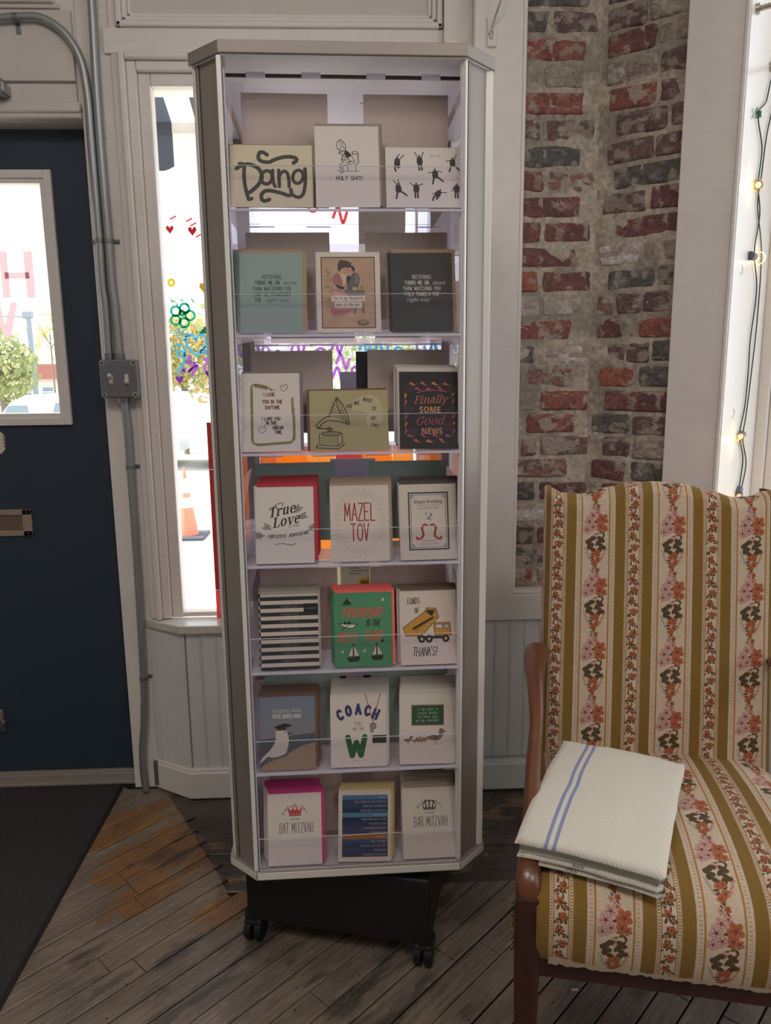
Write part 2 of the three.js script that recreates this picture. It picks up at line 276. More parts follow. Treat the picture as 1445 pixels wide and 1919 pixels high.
{
  const ring = (a, w, z0, z1, r) => merge([rb(-0.565 + a, -0.565 + a + w, WIN.y0 + 0.001, 1.972 - a, z0, z1, r), rb(0.236 - a - w, 0.236 - a, WIN.y0 + 0.001, 1.972 - a, z0, z1, r), rb(-0.565 + a + w, 0.236 - a - w, 1.972 - a - w, 1.972 - a, z0, z1, r)]);
  part('window_casing', ring(0, 0.016, Zw, -2.03, 0.005), M.paint, win);
  part('window_casing', ring(0.016, 0.024, Zw - 0.02, -2.043, 0.004), M.paint, win);
  part('window_frame', merge([ring(0.04, 0.03, -2.1, -2.056, 0.004), rb(-0.5, 0.17, WIN.y0 + 0.001, WIN.y0 + 0.014, -2.1, -2.062, 0.003)]), M.paint, win);
  part('window_pane', new THREE.PlaneGeometry(0.68, 1.40).translate(-0.164, 1.215, -2.082), M.glass, win);
}
// sill with its canted end, wainscot and baseboard below
const foot = (o, zb = Zw + 0.001) => [[-0.613 - o * 0.4, zb], [-0.49 - o * 0.35, SILLF + o], [0.304, SILLF + o], [0.304, zb]];
const slab = (poly, y0, y1, bev = 0.002) => { const g = extrude(poly.map(([x, z]) => [x, -z]), y1 - y0 - 2 * bev, bev).rotateX(-Math.PI / 2).translate(0, y0 + bev, 0); return metres(flat(g)); };
struct('trim_4', slab(foot(0.003), 0.495, 0.518, 0.003), M.paint, 'glossy white window sill with a canted end', 'sill').material = std({ color: '#e2ded6', roughness: 0.22, map: paintTone });
struct('baseboard_back', merge([slab(foot(0), 0, 0.078, 0.002), slab(foot(-0.006), 0.074, 0.088, 0.003)]), M.paint, 'plain white baseboard with a canted end below the window', 'baseboard');
struct('baseboard_right', merge([rb(0.305, 0.72, 0, 0.078, Zw + 0.03, SILLF, 0.002), rb(0.305, 0.72, 0.074, 0.088, Zw + 0.03, SILLF - 0.006, 0.003)]), M.paintCool, 'plain white baseboard below the brick', 'baseboard');
const wains = structGroup('wall_wainscot', 'white beaded board wainscot below sill and brick', 'wainscot');
{
  const boardW = 0.0425, prof = (x0, x1) => rb(x0 + 0.0002, x1 - 0.0002, 0.086, 0.497, 0, 0.012, 0.0012);
  const bead = (x) => cyl(0.0026, 0.0026, 0.41, x, 0.086, 0.0108, 8);
  const add = (g, mat) => part('wainscot_board', g, mat, wains);
  for (let x = -0.478; x < 0.3; x += boardW) add(merge([prof(x, x + boardW - 0.005), bead(x + boardW - 0.0025)]).translate(0, 0, -2.007), M.paintCool);
  for (let x = 0.3; x < 0.7; x += boardW) add(merge([prof(x, x + boardW - 0.005), bead(x + boardW - 0.0025)]).translate(0, 0.013, -2.009), M.paintCool);
  const dx = -0.49 + 0.606, dz = SILLF - 0.012 + 2.058, len = Math.hypot(dx, dz), a = Math.atan2(-dz, dx);
  for (let k = 0; k < 3; k++) add(merge([prof(k * len / 3, (k + 1) * len / 3 - 0.004), bead((k + 1) * len / 3 - 0.002)]).translate(0, 0, -0.012).rotateY(a).translate(-0.604, 0, -2.058), M.paintCool);
  part('corner_bead', cyl(0.004, 0.004, 0.41, -0.486, 0.086, -1.998, 10), M.paint, wains);
  part('wainscot_core', slab([[-0.6, Zw + 0.001], [-0.485, -2.008], [0.72, -2.011], [0.72, Zw + 0.001]], 0.02, 0.495, 0.001), M.paintCool, wains);
}
// ---------------- door, header and jamb
const door = structGroup('door_1', 'navy blue painted entrance door with glazed upper half', 'door');
{
  const x0 = DOOR.x0 + 0.006, x1 = DOOR.x1 - 0.006, s = new THREE.Shape([[x0, 0.032], [x1, 0.032], [x1, 1.818], [x0, 1.818]].map((p) => new THREE.Vector2(...p)));
  const h = new THREE.Path([[-1.47, 1.09], [-1.47, 1.69], [-0.80, 1.69], [-0.80, 1.09]].map((p) => new THREE.Vector2(...p))); s.holes.push(h);
  part('door_leaf', metres(new THREE.ExtrudeGeometry(s, { depth: 0.042, bevelEnabled: true, bevelSize: 0.0015, bevelOffset: -0.0015, bevelThickness: 0.0015, bevelSegments: 1 }).translate(0, 0, -2.158)), M.navy, door);
  const fr = (a, b, z0, z1) => merge([rb(-1.497 + a, -1.497 + b, 1.062 + a, 1.719 - a, z0, z1, 0.002), rb(-0.776 - b, -0.776 - a, 1.062 + a, 1.719 - a, z0, z1, 0.002), rb(-1.497 + b, -0.776 - b, 1.062 + a, 1.062 + b, z0, z1, 0.002), rb(-1.497 + b, -0.776 - b, 1.719 - b, 1.719 - a, z0, z1, 0.002)]);
  part('window_frame', fr(0, 0.02, -2.115, -2.103), M.paint, door);
  part('window_frame', fr(0.018, 0.032, -2.15, -2.109), M.paint, door);
  part('window_pane', new THREE.PlaneGeometry(0.68, 0.61).translate(-1.136, 1.388, -2.132), M.glass, door);
  // lettering on the outside of the glass, seen from behind
  const vinyl = phys({ color: '#f3e2e5', roughness: 0.85, transmission: 0.8, thickness: 0 });
  part('window_letter', merge([bx(-0.876, -0.854, 1.402, 1.522, -2.1345, -2.1335), bx(-0.94, -0.92, 1.402, 1.522, -2.1345, -2.1335), bx(-0.93, -0.866, 1.452, 1.468, -2.1345, -2.1335)]), vinyl, door);
  part('window_letter', extrude([[-0.99, 1.42], [-0.973, 1.42], [-0.955, 1.36], [-0.936, 1.42], [-0.92, 1.42], [-0.912, 1.36], [-0.892, 1.42], [-0.874, 1.42], [-0.9, 1.33], [-0.92, 1.33], [-0.932, 1.38], [-0.945, 1.33], [-0.962, 1.33]].map(([x, y]) => [x - 0.03, y - 0.03]), 0.001).translate(0, 0, -2.1345), vinyl, door);
  // mail slot
  const slot = part('mail_slot', merge([rb(-1.36, -0.912, 0.812, 0.828, -2.115, -2.106, 0.002), rb(-1.36, -0.912, 0.752, 0.768, -2.115, -2.106, 0.002), rb(-0.938, -0.912, 0.752, 0.828, -2.115, -2.106, 0.002), rb(-1.36, -1.334, 0.752, 0.828, -2.115, -2.106, 0.002)]), std({ color: '#a89687', metalness: 0.35, roughness: 0.5 }), door);
  part('flap', rb(-1.335, -0.937, 0.767, 0.813, -2.1145, -2.1115, 0.001), std({ color: '#7c6a5e', metalness: 0.4, roughness: 0.45 }), slot);
  for (const y of [0.82, 0.76]) part('screw', new THREE.SphereGeometry(0.0032, 10, 6).scale(1, 1, 0.5).translate(-0.924, y, -2.106), M.screw, slot);
}
struct('trim_5', merge([   // jamb returns and door stop, header
  bx(DOOR.x1 - 0.001, DOOR.x1 + 0.002, 0, DOOR.top, BACK, Zw + 0.001), rb(DOOR.x0 - 0.05, DOOR.x1 + 0.001, 1.822, 1.861, Zw, Zw + 0.02, 0.006), rb(DOOR.x0 - 0.05, DOOR.x1 + 0.001, 1.834, 1.852, Zw, Zw + 0.027, 0.006),
  rb(DOOR.x0 - 0.05, -0.674, 1.861, 1.904, Zw, Zw + 0.010, 0.002), rb(DOOR.x0 - 0.05, -0.674, 1.909, 2.068, Zw, Zw + 0.014, 0.002), rb(DOOR.x0 - 0.05, -0.70, 2.072, 2.082, Zw, Zw + 0.012, 0.003), rb(DOOR.x0 - 0.05, -0.712, 2.082, 2.1, Zw, Zw + 0.02, 0.005)]), M.paintPanel, 'white panelled header over the blue door', 'trim');
struct('trim_6', merge([rb(DOOR.x1, -0.566, 0, CEILING - 0.02, Zw, Zw + 0.006, 0.002), rb(-0.585, -0.566, 0.52, CEILING - 0.02, Zw, Zw + 0.012, 0.003)]), M.paint, 'flat white door jamb board that carries the conduits', 'trim');
struct('trim_7', merge([rb(DOOR.x0 + 0.004, DOOR.x1 + 0.02, 0, 0.03, BACK, -2.088, 0.003), rb(DOOR.x0 + 0.004, DOOR.x1 + 0.012, 0.002, 0.012, -2.09, -2.07, 0.003), rb(DOOR.x0 + 0.01, DOOR.x1, 0.012, 0.034, -2.105, -2.098, 0.002)]), std({ color: '#9a9188', roughness: 0.55, map: paintTone }), 'worn grey door threshold', 'threshold');
// ---------------- the deep window in the angled wall
const win2 = structGroup('window_2', 'deep white window recess beside the brick, hung with bulbs', 'window');
{
  const local = (g) => turned(g);
  part('window_board', local(rb(0.214, 0.3385, 0.5, CEILING - 0.02, -0.04, 0.02, 0.003)), M.paint, win2);
  part('window_bead', local(rb(0.3385, 0.347, 0.5, CEILING - 0.02, -0.04, 0.026, 0.003)), M.paint, win2);
  const jambDepth = 0.37;
  part('window_jamb', local(bx(T0 - 0.004, T0 + 0.002, SILLY, HEADY, -WALL_T, 0.018)), std({ color: '#ece8e0', roughness: 0.28 }), win2);
  part('window_sill', local(rb(T0, T1, SILLY, SILLY + 0.03, -WALL_T, 0.03, 0.004)), M.paint, win2);
  part('window_frame', local(merge([rb(T0, T0 + 0.03, SILLY + 0.03, HEADY, -0.405, -jambDepth + 0.03, 0.006), rb(T0 + 0.03, T0 + 0.055, SILLY + 0.03, HEADY, -0.405, -jambDepth + 0.01, 0.005), rb(T0 + 0.055, T0 + 0.085, SILLY + 0.03, HEADY, -0.405, -jambDepth - 0.005, 0.004),
    rb(T1 - 0.06, T1, SILLY + 0.03, HEADY, -0.405, -jambDepth, 0.005), rb(T0 + 0.08, T1 - 0.06, HEADY - 0.06, HEADY, -0.405, -jambDepth, 0.005), rb(T0 + 0.08, T1 - 0.06, SILLY + 0.03, SILLY + 0.1, -0.405, -jambDepth, 0.005)])), M.paint, win2);
  part('window_pane', local(new THREE.PlaneGeometry(T1 - T0 - 0.13, HEADY - SILLY - 0.1).translate((T0 + T1) / 2, (SILLY + HEADY) / 2 + 0.02, -0.395)), M.glass, win2);
}
// wide shop window in the side wall (it lights the chair and the right of the display)
const win3 = structGroup('window_3', 'wide shop window in the side wall', 'window');
part('window_frame', merge([rb(RX - 0.01, RX + 0.1, 0.95, 1.02, RZ + 0.25, 1.5, 0.004), rb(RX - 0.01, RX + 0.1, 2.38, 2.45, RZ + 0.25, 1.5, 0.004), rb(RX, RX + 0.1, 1.02, 2.38, RZ + 0.25, RZ + 0.32, 0.004), rb(RX, RX + 0.1, 1.02, 2.38, 1.43, 1.5, 0.004), rb(RX, RX + 0.1, 1.02, 2.38, 0.3, 0.35, 0.004)]), M.paint, win3);
part('window_pane', new THREE.PlaneGeometry(2.05, 1.38).rotateY(-Math.PI / 2).translate(RX + 0.06, 1.7, RZ + 0.32 + 1.02), M.glass, win3);

// ---------------- ceiling lamps of the shop
for (const [x, z, i] of [[-0.45, 0.1, 0], [0.75, 0.9, 1]]) {
  const g = thing('ceiling_light', i ? 'square ceiling light panel deeper in the shop' : 'square ceiling light panel over the entrance area', 'light', 'ceiling light panels');
  g.position.set(x, CEILING, z);
  part('housing', merge([rb(-0.33, 0.33, -0.05, 0, -0.33, -0.3, 0.004), rb(-0.33, 0.33, -0.05, 0, 0.3, 0.33, 0.004), rb(-0.33, -0.3, -0.05, 0, -0.3, 0.3, 0.004), rb(0.3, 0.33, -0.05, 0, -0.3, 0.3, 0.004)]), M.galv, g);
  part('diffuser', bx(-0.3, 0.3, -0.04, -0.03, -0.3, 0.3), std({ color: '#fff6ea', emissive: new THREE.Color().setRGB(1, 0.9, 0.76), emissiveIntensity: 1.2 }), g);
  const l = new THREE.RectAreaLight(new THREE.Color().setRGB(1, 0.915, 0.865), LAMP_POWER, 0.6, 0.6); l.position.set(0, -0.056, 0); l.rotation.x = -Math.PI / 2; g.add(l);
}

// ================================================================ THE CARD DISPLAY
const DIS = { x: -0.0138, z: -1.588, turn: 0.0264, half: 0.259, f: 0.2018 };     // centre, turn, half depth, half front edge
const SHELF = [0, 1, 2, 3, 4, 5, 6].map((k) => 0.237 + 0.205 * (6 - k));
const display = thing('card_display', 'tall silver octagonal card display with clear acrylic pockets on a black wheeled base', 'display stand');
display.position.set(DIS.x, 0, DIS.z); display.rotation.y = DIS.turn;
{
  const H = DIS.half, F = DIS.f;
  const oct = (h, f) => [[-f, h], [f, h], [h, f], [h, -f], [f, -h], [-f, -h], [-h, -f], [-h, f]];
  const plate = (y0, y1, h, f, bev) => extrude(oct(h, f).map(([x, z]) => [x, -z]).reverse(), y1 - y0 - 2 * bev, bev).rotateX(-Math.PI / 2).translate(0, y0 + bev, 0);
  const top = part('top_plate', plate(1.7015, 1.7215, H, F, 0.0015), M.silver, display);
  part('underside', plate(1.700, 1.7012, H - 0.004, F - 0.002, 0.0002), M.plateUnder, top);
  const bot = part('bottom_plate', plate(0.2178, 0.2365, H, F, 0.0015), M.silver, display);
  part('edge_band', merge([0, 1, 2, 3].flatMap((k) => [rb(-F + 0.002, F - 0.002, 0.220, 0.2345, H - 0.0005, H + 0.0008, 0.0006), new RoundedBoxGeometry(0.079, 0.0145, 0.0012, 1, 0.0005).rotateY(Math.PI / 4).translate((H + F) / 2, 0.2272, (H + F) / 2)].map((g) => flat(g).rotateY(k * Math.PI / 2)))), M.silverEdge, bot);
  for (let k = 0; k < 4; k++) {       // four chamfered corner columns
    const col = new THREE.Group(); col.name = 'corner_column'; col.rotation.y = k * Math.PI / 2; display.add(col);
    // here the corner lies towards -x, +z
    const A = [-F - 0.002, H - 0.006], B = [-H + 0.007, F - 0.002], mid = [(A[0] + B[0]) / 2, (A[1] + B[1]) / 2], L = Math.hypot(A[0] - B[0], A[1] - B[1]), y0 = 0.2366, y1 = 1.7, hh = y1 - y0;
    const slabG = (w, d, off, depth) => new RoundedBoxGeometry(w, hh, d, 1, 0.0012).translate(off, y0 + hh / 2, -d / 2 + depth).rotateY(-Math.PI / 4).translate(mid[0], 0, mid[1]);
    part('column_panel', slabG(L - 0.016, 0.006, 0.004, -0.004), M.silver, col);
    part('column_groove', slabG(0.003, 0.006, -L / 2 + 0.0148, -0.0035), M.groove, col);
    part('column_groove', slabG(0.0026, 0.006, -L / 2 + 0.0072, -0.0028), M.groove, col);
    part('column_post', slabG(0.0045, 0.009, -L / 2 + 0.0105, -0.0015), M.silver, col);
    part('column_post', slabG(0.006, 0.012, -L / 2 + 0.002, -0.001), M.silverEdge, col);
    part('column_post', rb(-F - 0.0045, -F + 0.0035, y0, y1, H - 0.020, H - 0.004, 0.0015), M.silverEdge, col);
    part('column_return', rb(-F + 0.0035, -F + 0.005, y0, y1, H - 0.04, H - 0.010, 0.0007), M.silver, col);
  }
  // brown hanging bars under the top plate
  const wood = std({ color: '#a2846a', roughness: 0.6 }), woodDark = std({ color: '#3d2c28', roughness: 0.6 });
  for (let k = 0; k < 4; k++) { const m = part('hanging_bar', rb(-0.196, 0.196, k % 2 ? 1.676 : 1.6815, 1.6865, H - 0.048, H - 0.042, 0.001), k % 2 ? wood : woodDark, display); m.rotation.y = k * Math.PI / 2; m.position.y = k % 2 ? 0.0092 : 0; }
  for (const u of [-0.147, -0.055, 0.053, 0.146]) part('hanging_clip', rb(u - 0.016, u + 0.016, 1.6785, 1.6885, H - 0.041, H - 0.0395, 0.0006), M.acrylicEdge, display);
  // acrylic pocket towers, one on each side
  for (let k = 0; k < 4; k++) {
    const t = new THREE.Group(); t.name = 'pocket_tower'; t.rotation.y = k * Math.PI / 2; display.add(t);
    const zf = H - 0.006, zb = zf - 0.084, hw = 0.1945, front = k === 0;
    part('acrylic_back', new THREE.PlaneGeometry(2 * hw, 1.44).translate(0, 0.24 + 0.72, zb), M.acrylic, t);
    SHELF.forEach((y, r) => {
      part('acrylic_shelf', new THREE.PlaneGeometry(2 * hw, 0.08).rotateX(-Math.PI / 2 + 0.16).translate(0, y + 0.005, zf - 0.04), M.acrylicShelf, t);
      part('acrylic_lip', new THREE.PlaneGeometry(2 * hw, 0.068).translate(0, y + 0.034, zf), M.acrylic, t);
      part('acrylic_edge', merge([bx(-hw, hw, y - 0.0035, y + 0.0002, zf - 0.002, zf + 0.0015), bx(-hw, hw, y + 0.067, y + 0.0678, zf - 0.001, zf + 0.001)]), M.acrylicEdge, t);
      if (front || k === 2) for (const u of [-0.15, -0.05, 0.05, 0.15]) part('acrylic_tab', bx(u - 0.022, u + 0.022, y + 0.190, y + 0.1915, zb - 0.001, zb + 0.003), M.acrylicEdge, t);
    });
    part('acrylic_side', merge([-hw, hw].map((x) => new THREE.PlaneGeometry(0.084, 1.44).rotateY(Math.PI / 2).translate(x, 0.96, (zf + zb) / 2))), M.acrylic, t);
    part('acrylic_edge', merge([-hw, hw].map((x) => bx(x - 0.001, x + 0.001, 0.24, 1.68, zf - 0.001, zf + 0.001))), M.acrylicEdge, t);
  }
  // wheeled base, turned against the tower
  const base = new THREE.Group(); base.name = 'base'; base.rotation.y = -0.253 - DIS.turn; display.add(base);
  const b = 0.197; base.position.set(0.004, 0, 0.018);
  part('base_box', rb(-b, b, 0.05, 0.198, -b, b, 0.006, 3), M.black, base);
  part('turntable', cyl(0.12, 0.12, 0.021, 0, 0.197, 0, 40), M.galvDark, base);
  for (const [x, z] of [[-1, 1], [1, 1], [1, -1], [-1, -1]]) {
    const px = x * (b - 0.014), pz = z * (b - 0.014);
    part('caster', merge([new THREE.CylinderGeometry(0.027, 0.027, 0.014, 24).rotateZ(Math.PI / 2).translate(px - 0.011, 0.0272, pz), new THREE.CylinderGeometry(0.027, 0.027, 0.014, 24).rotateZ(Math.PI / 2).translate(px + 0.011, 0.0272, pz), cyl(0.009, 0.009, 0.03, px, 0.033, pz), rb(px - 0.02, px + 0.02, 0.04, 0.056, pz - 0.022, pz + 0.022, 0.008), cyl(0.024, 0.024, 0.004, px, 0.0585, pz)]), M.black, base);
  }
}
// a point of the display: u along the front, y, v = depth behind the front plane (negative is inwards)
function inDisplay(o, u, y, v, lean = 0, roll = 0, side = 0) {
  const holder = new THREE.Object3D(); holder.position.set(DIS.x, 0, DIS.z); holder.rotation.y = DIS.turn + side * Math.PI / 2; holder.updateMatrix();
  const inner = new THREE.Object3D(); inner.position.set(u, y, DIS.half + v); inner.rotation.set(lean, 0, roll, 'XYZ'); inner.updateMatrix();
  const m = holder.matrix.clone().multiply(inner.matrix); m.decompose(o.position, o.quaternion, o.scale); return o;
}
// square backing envelopes behind the front cards, two to a pocket
{
  const tone = { taupe: '#bfaea4', teal: '#93a5a1', rose: '#c4aea5', sage: '#a9b8b1' }, kinds = ['taupe', 'taupe', 'taupe', 'teal', 'rose', 'sage', 'rose'];
  const words = ['top', 'second', 'third', 'fourth', 'fifth', 'sixth', 'bottom'];
  const look = { taupe: 'taupe', teal: 'dusky teal', rose: 'pale rose-brown', sage: 'pale sage' };
  SHELF.forEach((y, r) => {
    [[-0.104, 'first'], [0.107, 'second']].forEach(([u, which], j) => {
      const m = part(numbered('backing_sheet'), new RoundedBoxGeometry(0.148, r ? 0.15 : 0.186, 0.0014, 1, 0.0005).translate(0, r ? 0.075 : 0.093, 0), std({ color: tone[kinds[r]], roughness: 0.8 }), scene);
      inDisplay(m, u, y + (r ? 0.03 : 0.016), -0.0795, 0, rr(-0.008, 0.008));
      tag(m, `square ${look[kinds[r]]} sheet behind the cards of the ${words[r]} pocket row, ${j ? 'on the brick side' : 'on the door side'}`, 'paper sheet', 'backing sheets behind the cards');
    });
  });
}

// ================================================================ GREETING CARDS
// one-line capital letters, drawn by hand: strokes in a 0.7 x 1 box, y down
const STROKES = {
  A: '0,1 .33,0 .66,1|.13,.65 .53,.65', B: '0,0 0,1 .4,1 .6,.85 .58,.6 .35,.48 0,.48|.35,.48 .52,.38 .5,.12 .35,0 0,0', C: '.62,.15 .4,0 .15,.1 0,.45 .08,.8 .3,1 .62,.85', D: '0,0 0,1 .35,.95 .62,.6 .55,.2 .3,0 0,0', E: '.58,0 0,0 0,1 .58,1|0,.5 .45,.5', F: '.58,0 0,0 0,1|0,.5 .45,.5',
  G: '.6,.15 .38,0 .1,.12 0,.5 .1,.88 .35,1 .6,.85 .6,.55 .38,.55', H: '0,0 0,1|.6,0 .6,1|0,.5 .6,.5', I: '.1,0 .1,1', J: '.5,0 .5,.8 .3,1 .05,.85', K: '0,0 0,1|.58,0 0,.58|.18,.42 .62,1', L: '0,0 0,1 .52,1', M: '0,1 .06,0 .36,.7 .66,0 .72,1', N: '0,1 0,0 .58,1 .58,0', O: '.33,0 .08,.15 0,.5 .08,.85 .33,1 .58,.85 .66,.5 .58,.15 .33,0',
  P: '0,1 0,0 .4,0 .6,.2 .52,.48 .3,.56 0,.56', Q: '.33,0 .08,.15 0,.5 .08,.85 .33,1 .58,.85 .66,.5 .58,.15 .33,0|.4,.7 .68,1', R: '0,1 0,0 .4,0 .58,.2 .5,.45 .3,.52 0,.52|.3,.52 .62,1', S: '.55,.12 .3,0 .06,.14 .08,.38 .5,.58 .58,.82 .34,1 .02,.86', T: '0,0 .62,0|.31,0 .31,1', U: '0,0 .02,.75 .3,1 .56,.75 .58,0', V: '0,0 .3,1 .6,0', W: '0,0 .18,1 .38,.3 .58,1 .76,0', X: '0,0 .6,1|.6,0 0,1', Y: '0,0 .3,.5 .6,0|.3,.5 .28,1', Z: '0,0 .6,0 0,1 .6,1', '!': '.1,0 .1,.7|.1,.95 .1,1', '.': '.08,.95 .1,1', "'": '.1,0 .06,.2', ',': '.1,.9 .04,1.15', '-': '.05,.5 .4,.5',
};
const WIDTH = { I: 0.2, '!': 0.2, '.': 0.2, "'": 0.2, ',': 0.2, M: 0.74, W: 0.78, J: 0.5 };
function handWidth(s, size, sx) { return [...s.toUpperCase()].reduce((w, ch) => w + ((ch === ' ' ? 0.4 : WIDTH[ch] ?? 0.62) + 0.22) * size * sx, -0.22 * size * sx); }
function hand(c, text, x, y, size, { color = '#2b2724', line = size * 0.1, sx = 0.85, align = 'center', wob = 0.04, slant = 0, arc = 0 } = {}) {
  const W = handWidth(text, size, sx); let px = align === 'center' ? x - W / 2 : align === 'right' ? x - W : x; const mid = px + W / 2;
  c.strokeStyle = color; c.lineWidth = line; c.lineCap = 'round'; c.lineJoin = 'round';
  for (const ch of text.toUpperCase()) {
    const w = (ch === ' ' ? 0.4 : WIDTH[ch] ?? 0.62) * size * sx;
    if (STROKES[ch]) {
      const jx = rr(-wob, wob) * size, jy = rr(-wob, wob) * size, t = arc ? (px + w / 2 - mid) / W * 2 : 0, rise = arc * t * t * size;
      for (const s of STROKES[ch].split('|')) { const p = s.split(' ').map((q) => q.split(',').map(Number)); c.beginPath(); p.forEach(([a, b], i) => { const X = px + jx + a * size * sx + (1 - b) * slant * size, Y = y + jy + rise + (b - 1) * size; if (!i) c.moveTo(X, Y); else c.lineTo(X, Y); }); c.stroke(); }
    }
    px += w + 0.22 * size * sx;
  }
}
function type(c, text, x, y, size, { color = '#2b2724', font = 'sans-serif', style = '', align = 'center', sx = 1, rot = 0, skew = 0 } = {}) { c.save(); c.translate(x, y); c.rotate(rot); c.transform(sx, 0, skew, 1, 0, 0); c.font = `${style} ${size}px ${font}`; c.textAlign = align; c.textBaseline = 'alphabetic'; c.fillStyle = color; c.fillText(text, 0, 0); c.restore(); }
function path(c, pts, { stroke, fill, w = 3, close = false } = {}) { c.beginPath(); pts.forEach((p, i) => p.length === 2 ? (i ? c.lineTo(...p) : c.moveTo(...p)) : p.length === 4 ? c.quadraticCurveTo(...p) : c.bezierCurveTo(...p)); if (close) c.closePath(); if (fill) { c.fillStyle = fill; c.fill(); } if (stroke) { c.strokeStyle = stroke; c.lineWidth = w; c.lineCap = c.lineJoin = 'round'; c.stroke(); } }
function ell(c, x, y, a, b, { stroke, fill, w = 3, rot = 0 } = {}) { c.beginPath(); c.ellipse(x, y, a, b, rot, 0, Math.PI * 2); if (fill) { c.fillStyle = fill; c.fill(); } if (stroke) { c.strokeStyle = stroke; c.lineWidth = w; c.stroke(); } }
function fillBg(c, w, h, col) { c.fillStyle = col; c.fillRect(0, 0, w, h); }
// every face is drawn 400 px wide or high for the short side (108 mm)
const art = {
  dang(c, w, h) {
    fillBg(c, w, h, '#e2dabd'); const k = '#3d3c39';
    path(c, [[60, 120], [80, 118, 90, 132], [75, 230, 112, 345], [130, 340]], { stroke: k, w: 23 });
    path(c, [[40, 150], [110, 95, 175, 150], [235, 215, 120, 300]], { stroke: k, w: 25 });
    ell(c, 225, 205, 34, 42, { stroke: k, w: 22, rot: 0.2 }); path(c, [[262, 160], [258, 230, 276, 262]], { stroke: k, w: 21 });
    path(c, [[300, 160], [302, 262]], { stroke: k, w: 22 }); path(c, [[303, 195], [335, 140, 356, 185], [364, 220, 362, 262]], { stroke: k, w: 21 });
    ell(c, 418, 200, 32, 42, { stroke: k, w: 21, rot: 0.25 }); path(c, [[462, 150], [470, 230, 452, 300], [430, 350, 388, 318]], { stroke: k, w: 22 });
    path(c, [[230, 62], [180, 20, 175, 78], [180, 112, 245, 108], [330, 60, 400, 78], [428, 92, 392, 112]], { stroke: k, w: 24 });
    path(c, [[238, 345], [185, 372, 190, 318], [205, 278, 262, 292], [310, 300, 350, 318], [386, 326, 372, 282]], { stroke: k, w: 24 });
  },
  holy(c, w, h) {
    fillBg(c, w, h, '#eae5e0'); const k = '#26252c', L = (pts, ww = 17) => path(c, pts, { stroke: k, w: ww });
    c.save(); c.translate(61, -36); c.scale(0.211, 0.224);
    path(c, [[370, 780], [350, 690, 380, 620], [470, 545], [560, 600, 620, 690], [625, 850], [440, 870]], { stroke: k, w: 18, fill: '#f1ede8', close: true }); L([[455, 585], [492, 790], [405, 825]]); L([[525, 605], [562, 790], [625, 795]]);
    L([[440, 870], [470, 990, 540, 1000], [590, 960, 610, 880]]); ell(c, 425, 935, 20, 28, { stroke: k, w: 12 }); ell(c, 505, 892, 26, 22, { stroke: k, w: 12 }); ell(c, 588, 892, 24, 20, { stroke: k, w: 12 }); L([[525, 965], [565, 960]], 12);
    path(c, [[625, 850], [730, 890, 795, 1010], [640, 1085], [590, 970], [605, 890]], { fill: k, close: true }); L([[515, 1010], [510, 1170]], 22); L([[484, 1112], [546, 1112]], 22);
    L([[560, 1010], [600, 1110], [520, 1205], [450, 1220, 432, 1300], [445, 1430], [360, 1440]]); L([[790, 1235], [560, 1292], [470, 1270, 480, 1340], [505, 1445], [440, 1500]]); L([[440, 1500], [562, 1466], [526, 1300]]); L([[600, 1150], [720, 1085], [705, 1180], [800, 1150], [850, 1240]]); L([[610, 1215], [770, 1180]]);
    L([[810, 950], [812, 885, 880, 882], [990, 880, 995, 955], [1000, 1220], [910, 1262], [910, 1445]]); L([[815, 952], [992, 956]]); L([[813, 950], [812, 1060], [880, 1130, 880, 1220]]); L([[955, 980], [958, 1200]], 10); L([[600, 1290], [740, 1340, 650, 1440]]); L([[610, 1450], [1010, 1452]], 13); L([[740, 1325], [830, 1290]], 12);
    c.restore(); hand(c, 'HOLY SHIT!', 212, 345, 24, { color: k, line: 4.2, sx: 0.95 });
  },
  dance(c, w, h) {
    fillBg(c, w, h, '#ece7e3'); const k = '#3a3636';
    const fig = (x, y, s, arms, legs, tilt) => { c.save(); c.translate(x, y); c.rotate(tilt); c.scale(s, s); ell(c, 0, -34, 6, 7, { fill: k }); path(c, [[-14, -27], [14, -27], [24, 4, 14, 22], [-14, 22], [-24, 4, -14, -27]], { fill: k, close: true }); for (const [a, b, d, e] of arms) path(c, [[a, -20], [b, d, ...e]], { stroke: k, w: 5.5 }); for (const [a, b, d, e] of legs) path(c, [[a, 12], [b, d, ...e]], { stroke: k, w: 11 }); c.restore(); };
    const up = [[-11, -20, -40, [-26, -58]], [11, 20, -40, [26, -58]]], out = [[-11, -28, -28, [-42, -40]], [11, 28, -28, [42, -32]]], low = [[-11, -24, -8, [-30, 14]], [11, 30, -14, [40, 6]]];
    const st = [[-6, -8, 34, [-6, 56]], [6, 10, 34, [10, 56]]], kick = [[-6, -14, 34, [-20, 56]], [6, 30, 26, [46, 44]]], bent = [[-6, -20, 26, [-8, 52]], [6, 20, 28, [4, 30]]];
    fig(74, 100, 1, [[-11, 0, -46, [14, -56]], [11, 26, -40, [40, -52]]], bent, 0.05); fig(216, 88, 1, up, st, -0.05); fig(424, 100, 0.95, [[-11, -24, -18, [-44, -10]], [11, 16, -44, [24, -62]]], kick, 0.05);
    fig(312, 175, 1, [[-11, -24, -18, [-44, -14]], [11, 28, -22, [42, -16]]], kick, -0.05); fig(78, 268, 1, [[-11, -10, -42, [-26, -56]], [11, 8, -46, [2, -60]]], kick, -0.1); fig(190, 265, 1, out, st, 0); fig(325, 300, 0.95, [[-11, -20, 0, [-30, 18]], [11, 26, -34, [44, -40]]], bent, 0.55); fig(445, 268, 0.95, low, st, 0.06);
